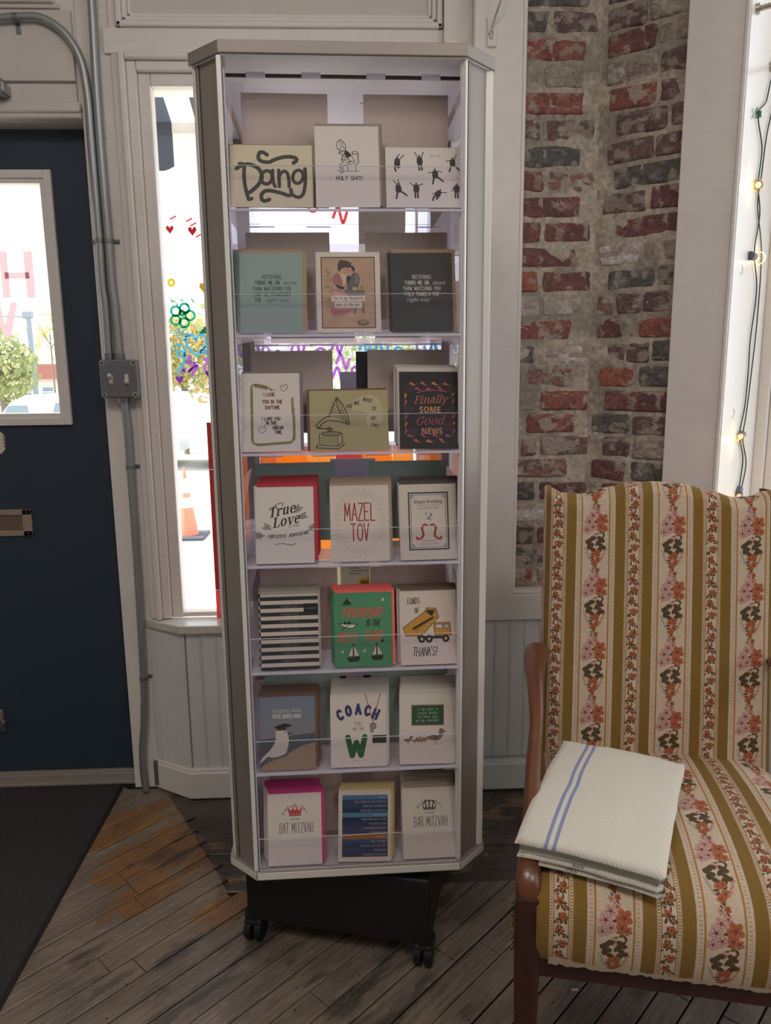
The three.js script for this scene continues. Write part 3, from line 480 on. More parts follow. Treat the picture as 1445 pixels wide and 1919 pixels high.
    type(c, 'HELL YEA...', 322, 58, 17, { color: '#8c8682', rot: 0.05 });
  },
  lines(c, w, h, bg, ink, rows, y0, px = 200) { fillBg(c, w, h, bg); rows.forEach((t, i) => { const y = y0 + i * 37; if (t.includes('~')) { const [a, b] = t.split('~'); const wa = handWidth(a, 25, 0.72); hand(c, a, px - 110, y, 25, { color: ink, line: 3.6, sx: 0.72, align: 'left' }); type(c, b, px - 110 + wa + 12, y, 33, { color: ink, font: 'serif', style: 'italic', align: 'left', skew: -0.1 }); } else hand(c, t, px, y, t.length > 14 ? 24 : 27, { color: ink, line: 3.2, sx: t.length > 18 ? 0.66 : t.length > 14 ? 0.76 : 0.85 }); }); },
  dish(c, w, h) { art.lines(c, w, h, '#95aeac', '#2f3f40', ['NOTHING', 'TURNS ME ON ~more', 'THAN WATCHING YOU', 'LOAD THE DISHWASHER', 'THE ~right way'], 170, 205); },
  towels(c, w, h) { art.lines(c, w, h, '#37393b', '#d8d4cc', ['NOTHING', 'TURNS ME ON ~more', 'THAN WATCHING YOU', 'FOLD TOWELS THE', '~right way'], 172, 200); },
  couple(c, w, h) {
    fillBg(c, w, h, '#e6dfd8'); c.fillStyle = '#4c3a36'; c.fillRect(26, 26, w - 52, h - 52); const g = 32; c.fillStyle = '#c6a68c'; c.fillRect(g, g, w - 2 * g, h - 2 * g);
    c.save(); c.beginPath(); c.rect(g, g, w - 2 * g, h - 2 * g); c.clip();
    for (let i = 0; i < 260; i++) { c.globalAlpha = 0.10; ell(c, rr(0, w), rr(0, h), rr(10, 46), rr(8, 30), { fill: ['#b08d76', '#d6bda2', '#8f8a6c', '#a67f6f'][i % 4] }); } c.globalAlpha = 1;
    c.save(); c.translate(-10, -10); c.scale(0.293, 0.293); const F = (col, ...pts) => path(c, pts, { fill: col, close: true }), skin = '#d2a58c';
    c.globalAlpha = 0.5; for (let i = 0; i < 30; i++) ell(c, rr(220, 360), rr(440, 1400), rr(12, 40), rr(12, 40), { fill: ['#7d7a56', '#93896a', '#8c7f5e'][i % 3] }); for (let i = 0; i < 20; i++) ell(c, rr(960, 1120), rr(660, 1000), rr(16, 44), rr(12, 30), { fill: '#8d8468' }); c.globalAlpha = 1;
    F('#c08a84', [320, 880], [430, 800, 600, 870], [760, 1010, 840, 1300], [700, 1430, 430, 1480], [290, 1450, 300, 1340], [330, 1100, 320, 880]); F('#d0a195', [380, 900], [520, 870, 640, 1000], [560, 1200, 420, 1300], [400, 1100, 380, 900]); F('#a9706f', [320, 1250], [520, 1330, 820, 1280], [700, 1400, 440, 1420], [340, 1400, 320, 1250]);
    F('#b07076', [365, 700], [360, 500, 490, 490], [590, 560, 600, 760], [480, 760, 365, 700]); F('#d6c0ae', [530, 480], [640, 500, 700, 560], [660, 690, 610, 770], [590, 620, 530, 480]); F('#463c42', [425, 735], [520, 760, 640, 800], [620, 870, 560, 850], [450, 820, 425, 735]);
    F('#77706e', [620, 860], [860, 830, 1040, 870], [1110, 920, 1070, 970], [900, 1010, 730, 1000], [640, 940, 620, 860]); for (const [x0, x1] of [[880, 850], [1000, 1040]]) path(c, [[x0, 980], [x1, 1360]], { stroke: '#7f776f', w: 62 });
    F('#6c6664', [820, 480], [950, 450, 970, 600], [970, 760, 900, 850], [760, 890, 690, 840], [670, 700, 720, 600], [800, 560, 820, 480]); F('#857e78', [870, 500], [950, 520, 940, 700], [880, 760, 850, 680], [880, 600, 870, 500]); F('#3b3436', [690, 560], [740, 540, 780, 565], [760, 660, 690, 720], [670, 640, 690, 560]); ell(c, 855, 835, 52, 42, { fill: skin });
    F('#54464a', [500, 440], [470, 260, 560, 190], [700, 200, 800, 260], [800, 330, 720, 350], [600, 350, 545, 445]); F('#463a3b', [700, 330], [830, 270, 875, 400], [870, 460, 840, 460], [800, 380, 700, 370]); ell(c, 622, 438, 66, 74, { fill: skin }); ell(c, 752, 432, 62, 78, { fill: '#c89a80' }); F('#54464a', [540, 420], [600, 350, 700, 372], [640, 350, 560, 350]);
    for (const [x, y] of [[640, 415], [716, 412]]) path(c, [[x - 14, y], [x + 14, y]], { stroke: '#5d4238', w: 10 }); path(c, [[636, 478], [668, 476]], { stroke: '#a85a52', w: 10 }); ell(c, 1030, 1590, 135, 72, { fill: '#8a7464' }); ell(c, 1050, 1570, 90, 52, { fill: '#a08c78' }); path(c, [[930, 1600], [1030, 1660, 1130, 1600]], { stroke: '#6b584a', w: 16 }); c.restore();
    c.restore(); const lab = (t, x, y, ww) => { c.fillStyle = '#ece4da'; c.fillRect(x - ww / 2, y - 27, ww, 37); type(c, t, x, y, 27, { font: 'monospace', style: 'bold', sx: ww / (t.length * 18), color: '#3b322e' }); };
    lab("You're my favourite", 199, 306, 216); lab('pain in the ass.', 200, 348, 176);
  },
  day(c, w, h) {
    fillBg(c, w, h, '#e7e2dc'); const o = '#a5975a', k = '#3a3330';
    path(c, [[70, 100], [70, 440], [70, 472, 120, 474], [320, 460], [344, 450, 344, 400], [344, 300], [334, 250, 336, 170]], { stroke: o, w: 17 }); path(c, [[70, 100], [68, 70, 110, 76], [170, 84, 200, 112]], { stroke: o, w: 15 });
    for (let i = 0; i < 24; i++) { const y = 110 + i * 14; path(c, [[62, y], [78, y + 8]], { stroke: k, w: 3 }); if (i < 17) path(c, [[336, 230 + i * 13], [352, 236 + i * 13]], { stroke: k, w: 3 }); if (i < 17) path(c, [[100 + i * 13, 465 - i * 0.6], [106 + i * 13, 481 - i * 0.6]], { stroke: k, w: 3 }); }
    for (let i = 0; i < 6; i++) path(c, [[92 + i * 14, 74 + i * 3], [98 + i * 14, 92 + i * 3]], { stroke: k, w: 7 }); path(c, [[198, 108], [226, 114]], { stroke: k, w: 3 });
    const ferret = (x, y) => { path(c, [[x, y], [x + 14, y - 22, x + 22, y - 4], [x + 40, y - 22], [x + 46, y - 2, x + 50, y + 6], [x + 34, y + 30, x + 16, y + 26], [x - 2, y + 16, x, y]], { stroke: k, w: 3 }); ell(c, x + 16, y + 6, 2.5, 2.5, { fill: k }); ell(c, x + 34, y + 6, 2.5, 2.5, { fill: k }); };
    ferret(258, 92); ferret(110, 368);
    [['I LOVE', 152], ['YOU IN THE', 200], ['DAYTIME', 238]].forEach(([t, y], i) => hand(c, t, 205 - (i === 0 ? 20 : 0), y, 22, { color: '#7a2f30', line: 4.6, sx: 0.8 })); [['I LOVE YOU', 312], ['IN THE', 340], ['DREAM', 372], ['TIME', 402]].forEach(([t, y], i) => hand(c, t, i < 2 ? 195 : 240, y, 20, { color: '#2f2c2c', line: 4.6, sx: 0.8 }));
  },
  gram(c, w, h) {
    fillBg(c, w, h, '#b5ad80'); path(c, [[290, 80], [330, 30, 420, 34], [500, 70, 486, 200], [470, 270, 400, 250], [350, 230, 392, 160], [340, 130, 300, 140], [270, 130, 290, 80]], { fill: '#c3bd97', close: true });
    const k = '#3a3a2c'; path(c, [[40, 235], [70, 190, 130, 170], [165, 80, 180, 46], [250, 120, 262, 230], [200, 205, 130, 200], [80, 205, 62, 250]], { stroke: k, w: 7, close: true }); path(c, [[180, 50], [172, 120, 250, 225]], { stroke: k, w: 6 }); path(c, [[182, 60], [220, 130, 256, 222]], { fill: '#55533f', stroke: k, w: 3 });
    for (let i = 0; i < 5; i++) path(c, [[120 + i * 6, 178 - i * 24], [170 + i * 16, 160 - i * 4, 200 + i * 12, 196 + i * 5]], { stroke: k, w: 3 });
    path(c, [[48, 250], [150, 258]], { stroke: k, w: 9 }); ell(c, 128, 258, 12, 12, { stroke: k, w: 6 }); ell(c, 140, 288, 66, 14, { stroke: k, w: 6, fill: '#8f8a66' }); path(c, [[62, 288], [62, 362], [180, 372], [214, 346], [210, 288]], { stroke: k, w: 6 }); path(c, [[48, 362], [40, 380], [186, 390], [226, 358]], { stroke: k, w: 7 }); path(c, [[180, 300], [180, 372]], { stroke: k, w: 5 }); for (let i = 0; i < 7; i++) path(c, [[80 + i * 14, 306], [80 + i * 14, 356]], { stroke: k, w: 2.5 });
    [['YOU', 262, 118, -0.15], ['ARE', 312, 98, -0.1], ['MUSIC', 382, 78, 0.2], ['TO', 424, 136, 0.1], ['MY', 420, 200, 0.1], ['EARS', 430, 248, 0.2]].forEach(([t, x, y, r]) => { c.save(); c.translate(x, y); c.rotate(r); hand(c, t, 0, 0, 22, { color: '#45443a', line: 4, sx: 0.72, slant: 0.15 }); c.restore(); });
  },
  news(c, w, h) {
    fillBg(c, w, h, '#211f21'); const pal = ['#d98a4a', '#b8486c', '#c06a44', '#9c4a7c'];
    const curl = (x, y, s, r, col) => { c.save(); c.translate(x, y); c.rotate(r); c.scale(s, s); path(c, [[-34, 0], [-18, -26, 0, -2], [18, 22, 36, -8], [22, 8, 4, 14], [-16, 4, -34, 0]], { fill: col, close: true }); c.restore(); };
    for (let i = 0; i < 7; i++) { curl(95 + i * 38, 82 + (i % 2) * 34, 0.95, (i % 3) * 0.2 - 0.2, pal[i % 4]); curl(80 + i * 42, 430 + (i % 2) * 36, 1.0, (i % 3) * 0.25 - 0.2, pal[(i + 1) % 4]); } for (let i = 0; i < 6; i++) { curl(44, 170 + i * 48, 0.85, 1.3, pal[i % 4]); curl(360, 160 + i * 50, 0.85, 1.7, pal[(i + 2) % 4]); }
    for (const [x, y] of [[66, 110], [352, 120], [62, 262], [352, 262], [330, 372], [84, 400]]) ell(c, x, y, 30, 27, { fill: '#3a2a2c', stroke: '#4d3632', w: 4 });
    type(c, 'Finally', 205, 212, 72, { font: 'serif', style: 'italic', color: '#cf7a5c', rot: -0.03, skew: -0.15, sx: 0.95 }); path(c, [[120, 142], [210, 112, 320, 136]], { stroke: '#b8486c', w: 6 }); type(c, 'SOME', 205, 276, 56, { style: 'bold', color: '#d49a6c', sx: 0.95 }); type(c, 'Good', 198, 358, 78, { font: 'serif', style: 'italic', color: '#bf5568', rot: -0.03, skew: -0.15 }); type(c, 'NEWS', 216, 420, 58, { style: 'bold', color: '#d98f6a', sx: 0.9 });
  },
  love(c, w, h) {
    fillBg(c, w, h, '#ece7e1'); const k = '#2c2a2b'; type(c, 'True', 178, 192, 92, { font: 'serif', style: 'italic bold', color: k, rot: -0.2, skew: -0.15, sx: 0.85 }); type(c, 'Love', 205, 262, 92, { font: 'serif', style: 'italic bold', color: k, rot: -0.2, skew: -0.15, sx: 0.85 }); path(c, [[110, 160], [120, 118, 176, 108], [196, 112, 178, 128]], { stroke: k, w: 4 });
    type(c, 'IS THE', 258, 275, 27, { color: '#5c5856', rot: -0.12 }); [...'GREATEST ADVENTURE'].forEach((ch, i) => type(c, ch, 92 + i * 15.2, 345 - i * 1.3 + 8 * Math.sin(i / 17 * Math.PI), 31, { font: 'serif', style: 'bold', color: k }));
    const leaf = (x, y, r) => { c.save(); c.translate(x, y); c.rotate(r); path(c, [[0, 0], [0, -58]], { stroke: k, w: 3 }); for (let i = 0; i < 4; i++) { path(c, [[0, -12 - i * 12], [14, -20 - i * 12, 18, -32 - i * 12]], { stroke: k, w: 4 }); path(c, [[0, -12 - i * 12], [-14, -20 - i * 12, -18, -32 - i * 12]], { stroke: k, w: 4 }); } c.restore(); };
    leaf(262, 180, 0.7); leaf(284, 214, 1.2); leaf(110, 290, -1.1); leaf(60, 330, -1.5); leaf(350, 300, 1.0); path(c, [[130, 390], [180, 376, 210, 392], [240, 402, 268, 384]], { stroke: k, w: 4 });
  },
  mazel(c, w, h) {
    fillBg(c, w, h, '#e6ded5'); for (let i = 0; i < 64; i++) { const a = i / 64 * Math.PI * 2, r0 = i % 2 ? 165 : 190, r1 = i % 2 ? 232 : 262; path(c, [[200 + Math.cos(a) * r0 * 0.8, 250 + Math.sin(a) * r0], [200 + Math.cos(a) * r1 * 0.76, 250 + Math.sin(a) * r1 * 0.92]], { stroke: '#b9aea6', w: 3 }); }
    hand(c, 'MAZEL', 204, 240, 118, { color: '#a83238', line: 8, sx: 0.44, wob: 0.01 }); hand(c, 'TOV', 200, 378, 116, { color: '#a83238', line: 8, sx: 0.46, wob: 0.01 });
  },
  seahorse(c, w, h) {
    fillBg(c, w, h, '#e0d8cc'); c.strokeStyle = '#3a4654'; c.lineWidth = 10; c.strokeRect(66, 60, 268, 388); c.lineWidth = 3; c.strokeRect(80, 74, 240, 360); for (const [x, y] of [[88, 82], [312, 82], [88, 426], [312, 426]]) ell(c, x, y, 10, 10, { stroke: '#3a4654', w: 4 });
    type(c, 'Happy Wedding', 200, 132, 31, { font: 'serif', style: 'bold', color: '#3c3f45', sx: 0.8 }); path(c, [[120, 146], [280, 146]], { stroke: '#3c3f45', w: 2 }); type(c, 'TO A PERFECT PAIR!', 200, 172, 18, { font: 'serif', color: '#5b636b', sx: 0.85 });
    for (let i = 0; i < 9; i++) ell(c, 200 + rr(-32, 32), 232 + rr(-34, 40), rr(3, 9), rr(3, 9), { stroke: '#56788a', w: 3 });
    for (const s of [-1, 1]) { c.save(); c.translate(200, 0); c.scale(s, 1); path(c, [[12, 284], [30, 272, 40, 286], [56, 300, 40, 330], [32, 360, 62, 376], [90, 380, 84, 366]], { stroke: '#b0493f', w: 15 }); for (let i = 0; i < 5; i++) path(c, [[36 + i, 296 + i * 15], [50, 300 + i * 15]], { stroke: '#7c2e2a', w: 3 }); c.restore(); }
    type(c, 'WISHING YOU', 200, 396, 17, { font: 'serif', color: '#47505a', sx: 0.85 }); type(c, 'OCEANS OF LOVE!', 200, 418, 17, { font: 'serif', color: '#47505a', sx: 0.85 });
  },
  stripe(c, w, h) { fillBg(c, w, h, '#ddd4c8'); for (let i = 0; i < 10; i++) { c.fillStyle = '#2b2d38'; c.fillRect(0, 14 + i * 54, w, 27); if (i > 0 && i < 9) type(c, 'THANK YOU', 200, 36 + i * 54, 19, { color: '#9a8f88', sx: 1.2 }); } c.fillStyle = '#15161b'; c.fillRect(300, 66, 100, 66); for (let i = 0; i < 8; i++) { c.fillStyle = '#8f8b88'; c.fillRect(312 + i * 10, 94, 5, 10); } },
  ship(c, w, h) {
    fillBg(c, w, h, '#549b71'); c.strokeStyle = '#6fb189'; c.lineWidth = 2; for (let i = 0; i < 26; i++) path(c, [[rr(0, 340), rr(20, 510)], [rr(60, 400), rr(20, 510)]].map((p, j, a) => j ? [a[0][0] + 60, a[0][1] + rr(-4, 4)] : p), { stroke: '#74b58d', w: 2.5 });
    const red = '#e06458'; hand(c, 'FRIENDSHIP', 200, 172, 62, { color: red, line: 8.5, sx: 0.6, slant: 0.12 }); hand(c, 'BEST', 96, 340, 60, { color: red, line: 9, sx: 0.66, slant: 0.06 }); hand(c, 'SHIP', 276, 336, 66, { color: red, line: 9, sx: 0.66, slant: 0.12 }); hand(c, 'IS THE', 272, 234, 38, { color: '#20302a', line: 6.5, sx: 0.6, slant: 0.15 });
    path(c, [[62, 82], [92, 40], [124, 80]], { fill: '#1f2622', close: true }); path(c, [[40, 86], [130, 86]], { stroke: '#1f2622', w: 4 }); path(c, [[330, 62], [346, 36], [356, 62]], { fill: '#d9d2bf', close: true }); path(c, [[36, 216], [60, 250, 130, 250], [160, 222]], { fill: '#e8e0cc', stroke: '#1f2622', w: 5, close: true }); for (const x of [78, 104]) { ell(c, x, 212, 9, 12, { fill: '#1f2622' }); } path(c, [[50, 262], [100, 228]], { stroke: '#1f2622', w: 5 });
    const boat = (x, y, s) => { path(c, [[x - 50 * s, y], [x + 52 * s, y - 6 * s], [x + 38 * s, y + 30 * s], [x - 30 * s, y + 34 * s]], { fill: '#262c28', close: true }); path(c, [[x - 2 * s, y - 4 * s], [x, y - 100 * s]], { stroke: '#262c28', w: 4 }); path(c, [[x - 5 * s, y - 8 * s], [x - 40 * s, y - 10 * s], [x - 3 * s, y - 96 * s]], { fill: '#e4dcc8', stroke: '#262c28', w: 3, close: true }); path(c, [[x + 4 * s, y - 8 * s], [x + 44 * s, y - 12 * s], [x + 3 * s, y - 96 * s]], { fill: '#e4dcc8', stroke: '#262c28', w: 3, close: true }); };
    boat(132, 452, 0.95); boat(296, 446, 0.9); path(c, [[318, 352], [344, 320], [348, 352]], { fill: '#1f2622', close: true }); path(c, [[40, 420], [62, 396], [64, 420]], { fill: '#d9d2bf', close: true }); path(c, [[196, 416], [216, 390], [220, 416]], { fill: '#d9d2bf', close: true });
  },
  truck(c, w, h) {
    fillBg(c, w, h, '#e9ded4'); const k = '#2a2523', y = '#d79c3c'; hand(c, 'LOADS', 98, 92, 42, { color: k, line: 4.5, sx: 0.5, slant: 0.1 }); hand(c, 'OF', 122, 158, 36, { color: k, line: 4.5, sx: 0.55 }); hand(c, 'THANKS!', 168, 458, 62, { color: k, line: 5, sx: 0.52, slant: 0.14 });
    path(c, [[20, 258], [176, 150], [190, 122], [256, 126], [276, 190], [150, 318], [40, 316]], { fill: y, stroke: k, w: 4, close: true }); path(c, [[186, 150], [196, 136], [250, 140], [228, 182]], { fill: '#33302c', close: true }); path(c, [[84, 262], [236, 182], [240, 196], [96, 276]], { fill: '#3a342e', close: true }); for (let i = 0; i < 7; i++) path(c, [[110 + i * 22, 296 - i * 17], [122 + i * 22, 254 - i * 12]], { stroke: k, w: 3 });
    path(c, [[238, 250], [244, 228], [352, 228], [362, 318], [246, 318]], { fill: y, stroke: k, w: 4, close: true }); path(c, [[254, 240], [300, 240], [302, 268], [254, 268]], { fill: '#e9ded4', stroke: k, w: 3, close: true }); path(c, [[310, 240], [346, 240], [350, 268], [310, 268]], { fill: '#c9bfae', stroke: k, w: 3, close: true }); path(c, [[120, 318], [300, 322], [300, 340], [120, 336]], { fill: '#3a342e', close: true });
    for (const x of [152, 204, 322]) { ell(c, x, 340, 24, 25, { fill: '#37322f', stroke: k, w: 3 }); ell(c, x, 340, 10, 11, { fill: '#d8cfc4' }); }
  },
  gull(c, w, h) {
    const g = c.createLinearGradient(0, 0, 0, 300); g.addColorStop(0, '#7f8fa6'); g.addColorStop(1, '#8b8b93'); c.fillStyle = g; c.fillRect(0, 0, w, h); fillBg(c, w, 0, '#000'); path(c, [[0, 300], [400, 260], [400, 520], [0, 520]], { fill: '#57626f', close: true }); path(c, [[190, 420], [260, 350, 400, 330], [400, 520], [0, 520], [0, 470, 190, 420]], { fill: '#a9937f', close: true });
    path(c, [[120, 240], [196, 214, 206, 270], [220, 330, 190, 400], [120, 440, 60, 420], [0, 470], [10, 430, 60, 390], [110, 340, 118, 300]], { fill: '#d9d2ca', close: true }); path(c, [[204, 248], [250, 268], [204, 272]], { fill: '#6d5a52', close: true }); ell(c, 182, 252, 4, 4, { fill: '#2a2624' }); path(c, [[96, 218], [180, 188], [238, 204], [170, 226]], { fill: '#2d2622', close: true }); path(c, [[128, 216], [126, 238], [190, 238], [196, 214]], { fill: '#3a302a', close: true }); path(c, [[110, 214], [106, 262]], { stroke: '#a8886a', w: 5 });
    path(c, [[66, 440], [70, 500]], { stroke: '#b28a5c', w: 7 }); path(c, [[100, 440], [106, 496]], { stroke: '#b28a5c', w: 7 });
    type(c, 'Congrats, Dude.', 200, 110, 33, { font: 'serif', style: 'italic', color: '#dcd6cf', sx: 0.85, skew: -0.1 }); hand(c, "YOU'RE WICKED SMAHT", 200, 152, 27, { color: '#dcd6cf', line: 4, sx: 0.52 });
  },
  coach(c, w, h) {
    fillBg(c, w, h, '#ebe3da'); const L = [['C', 70, 150, -0.4], ['O', 130, 122, -0.18], ['A', 200, 112, 0], ['C', 268, 124, 0.2], ['H', 326, 150, 0.42]]; L.forEach(([t, x, y, r]) => { c.save(); c.translate(x, y); c.rotate(r); hand(c, t, 0, 30, 66, { color: '#35407c', line: 19, sx: 0.72, wob: 0 }); c.restore(); });
    hand(c, 'YOU', 200, 226, 26, { color: '#8c857e', line: 3, sx: 0.85 }); hand(c, 'ARE THE', 200, 258, 18, { color: '#8c857e', line: 3, sx: 0.85 }); hand(c, 'W', 186, 436, 128, { color: '#2c6a3e', line: 40, sx: 1.25, wob: 0 }); type(c, 'THANK YOU!!!', 200, 480, 17, { color: '#b9a58f' });
    path(c, [[252, 0], [306, 200], [362, 0]], { stroke: '#a83a44', w: 5 }); ell(c, 306, 232, 22, 24, { fill: '#9a9590', stroke: '#55504c', w: 4 }); c.fillStyle = '#9a9590'; c.fillRect(284, 232, 26, 46); c.fillStyle = '#35322f'; c.fillRect(300, 298, 100, 56);
  },
  ducks(c, w, h) {
    fillBg(c, w, h, '#e8e0d6'); c.fillStyle = '#7a5a44'; c.fillRect(88, 96, 236, 148); c.fillStyle = '#2f5b3c'; c.fillRect(96, 104, 220, 132); ['i am over a', 'lucky ducks', 'to have you', 'as my teacher'].forEach((t, i) => type(c, t, 206, 136 + i * 27, 26, { color: '#c9d2bd', font: 'monospace', sx: 0.85 }));
    const duck = (x, y, s, col, col2) => { path(c, [[x - 60 * s, y - 18 * s], [x - 20 * s, y - 46 * s, x + 24 * s, y - 26 * s], [x + 26 * s, y - 70 * s, x + 34 * s, y - 80 * s], [x + 56 * s, y - 86 * s, x + 58 * s, y - 68 * s], [x + 74 * s, y - 60 * s], [x + 54 * s, y - 56 * s], [x + 52 * s, y - 10 * s, x + 10 * s, y], [x - 40 * s, y + 2 * s, x - 60 * s, y - 18 * s]], { fill: col, stroke: '#3b3028', w: 3, close: true }); for (let i = 0; i < 12 * s + 2; i++) path(c, [[x + rr(-40, 30) * s, y + rr(-32, -6) * s], [x + rr(-40, 30) * s, y + rr(-32, -6) * s]].map((p, j, a) => j ? [a[0][0] + 9 * s, a[0][1] + 3] : p), { stroke: col2, w: 3 }); path(c, [[x, y], [x - 2, y + 26 * s], [x + 12 * s, y + 26 * s]], { stroke: '#a5713a', w: 4 }); };
    duck(262, 350, 1.0, '#8f7b66', '#4a3d33'); duck(62, 356, 0.5, '#8f7b66', '#4a3d33'); for (let i = 0; i < 4; i++) duck(112 + i * 24, 358 - (i % 2) * 4, 0.36, '#c99a4c', '#8f6a34');
  },
  mitzvah(c, w, h, ink, word, crown) { fillBg(c, w, h, '#eee8e1'); [...'MAZEL TOV'].forEach((ch, i) => { const a = (i - 4) * 0.3; type(c, ch, 200 + Math.sin(a) * 84, 172 - Math.cos(a) * 74, 21, { font: 'serif', style: 'bold', color: '#4f4a48', rot: a }); }); crown(c); type(c, 'ON YOUR', 200, 192, 15, { style: 'bold', color: '#55504d' }); hand(c, word, 208, 286, 72, { color: '#4c4846', line: 3.6, sx: 0.4, wob: 0.01 }); },
  bat(c, w, h) { art.mitzvah(c, w, h, 0, 'BAT MITZVAH', (c2) => { const r = '#cf5450'; path(c2, [[156, 150], [148, 104], [172, 126], [186, 104], [200, 126], [214, 104], [228, 126], [252, 104], [244, 150]], { fill: r, close: true }); for (const [x, y] of [[148, 100], [186, 96], [200, 84], [214, 96], [252, 100], [138, 116], [262, 116]]) ell(c2, x, y, 6, 6, { fill: '#eee8e1', stroke: r, w: 4 }); c2.fillStyle = r; c2.fillRect(156, 152, 88, 12); }); },
  bar(c, w, h) { art.mitzvah(c, w, h, 0, 'BAR MITZVAH', (c2) => { const k = '#34333b'; path(c2, [[160, 160], [140, 110, 170, 108], [184, 88, 200, 108], [216, 88, 230, 108], [260, 110, 240, 160]], { stroke: k, w: 6, close: true }); for (const x of [170, 200, 230]) { path(c2, [[x, 110], [x + (200 - x) * 0.3, 156]], { stroke: k, w: 8 }); ell(c2, x, 102, 7, 7, { fill: k }); } c2.fillStyle = k; c2.fillRect(158, 148, 84, 17); c2.fillStyle = '#e8e2da'; for (let i = 0; i < 5; i++) c2.fillRect(166 + i * 16, 153, 7, 7); }); },
  rows(c, w, h) {
    fillBg(c, w, h, '#e9e2d8'); const cols = ['#4e7fa6', '#34476f', '#34476f', '#2e3d63', '#5c8fb2', '#2b3554', '#2e3d63', '#444a70', '#4b4a66', '#b3763f', '#465e86', '#3b4468', '#3e4a74', '#3b4468'], txt = ['MAZEL!', 'WELCOME TO ADULTHOOD', 'TIME TO CELEBRATE', 'AWESOME CONGRATS', 'WITH LOVE', 'VERY PROUD OF YOU', "YOU'RE A STAR", 'LAUGHTER AND JOY', 'A SPECIAL DAY', 'WISHING', 'BEST WISHES', 'TODAY IS THE BIG DAY', 'GREAT JOB', 'CONGRATULATIONS'];
    cols.forEach((k, i) => { const y0 = 36 + i * 32; c.fillStyle = k; c.fillRect(28, y0, 336, 32.5); type(c, txt[i], 352, y0 + 24, 19, { color: '#c8c6cc', align: 'right', sx: 1.0 }); });
  },
};
const paperSide = std({ color: '#d9d2c6', roughness: 0.85 });
const cardBase = new Map();
function cardMats(name, wmm, hmm, back) {
  const big = 400 / 0.108, tex = canvasTex(Math.round(wmm * big), Math.round(hmm * big), art[name]);
  const side = std({ color: back, roughness: 0.85 }), face = std({ map: tex, color: '#e2ddd8', roughness: 0.62 });
  return [side, side, side, side, face, side];
}
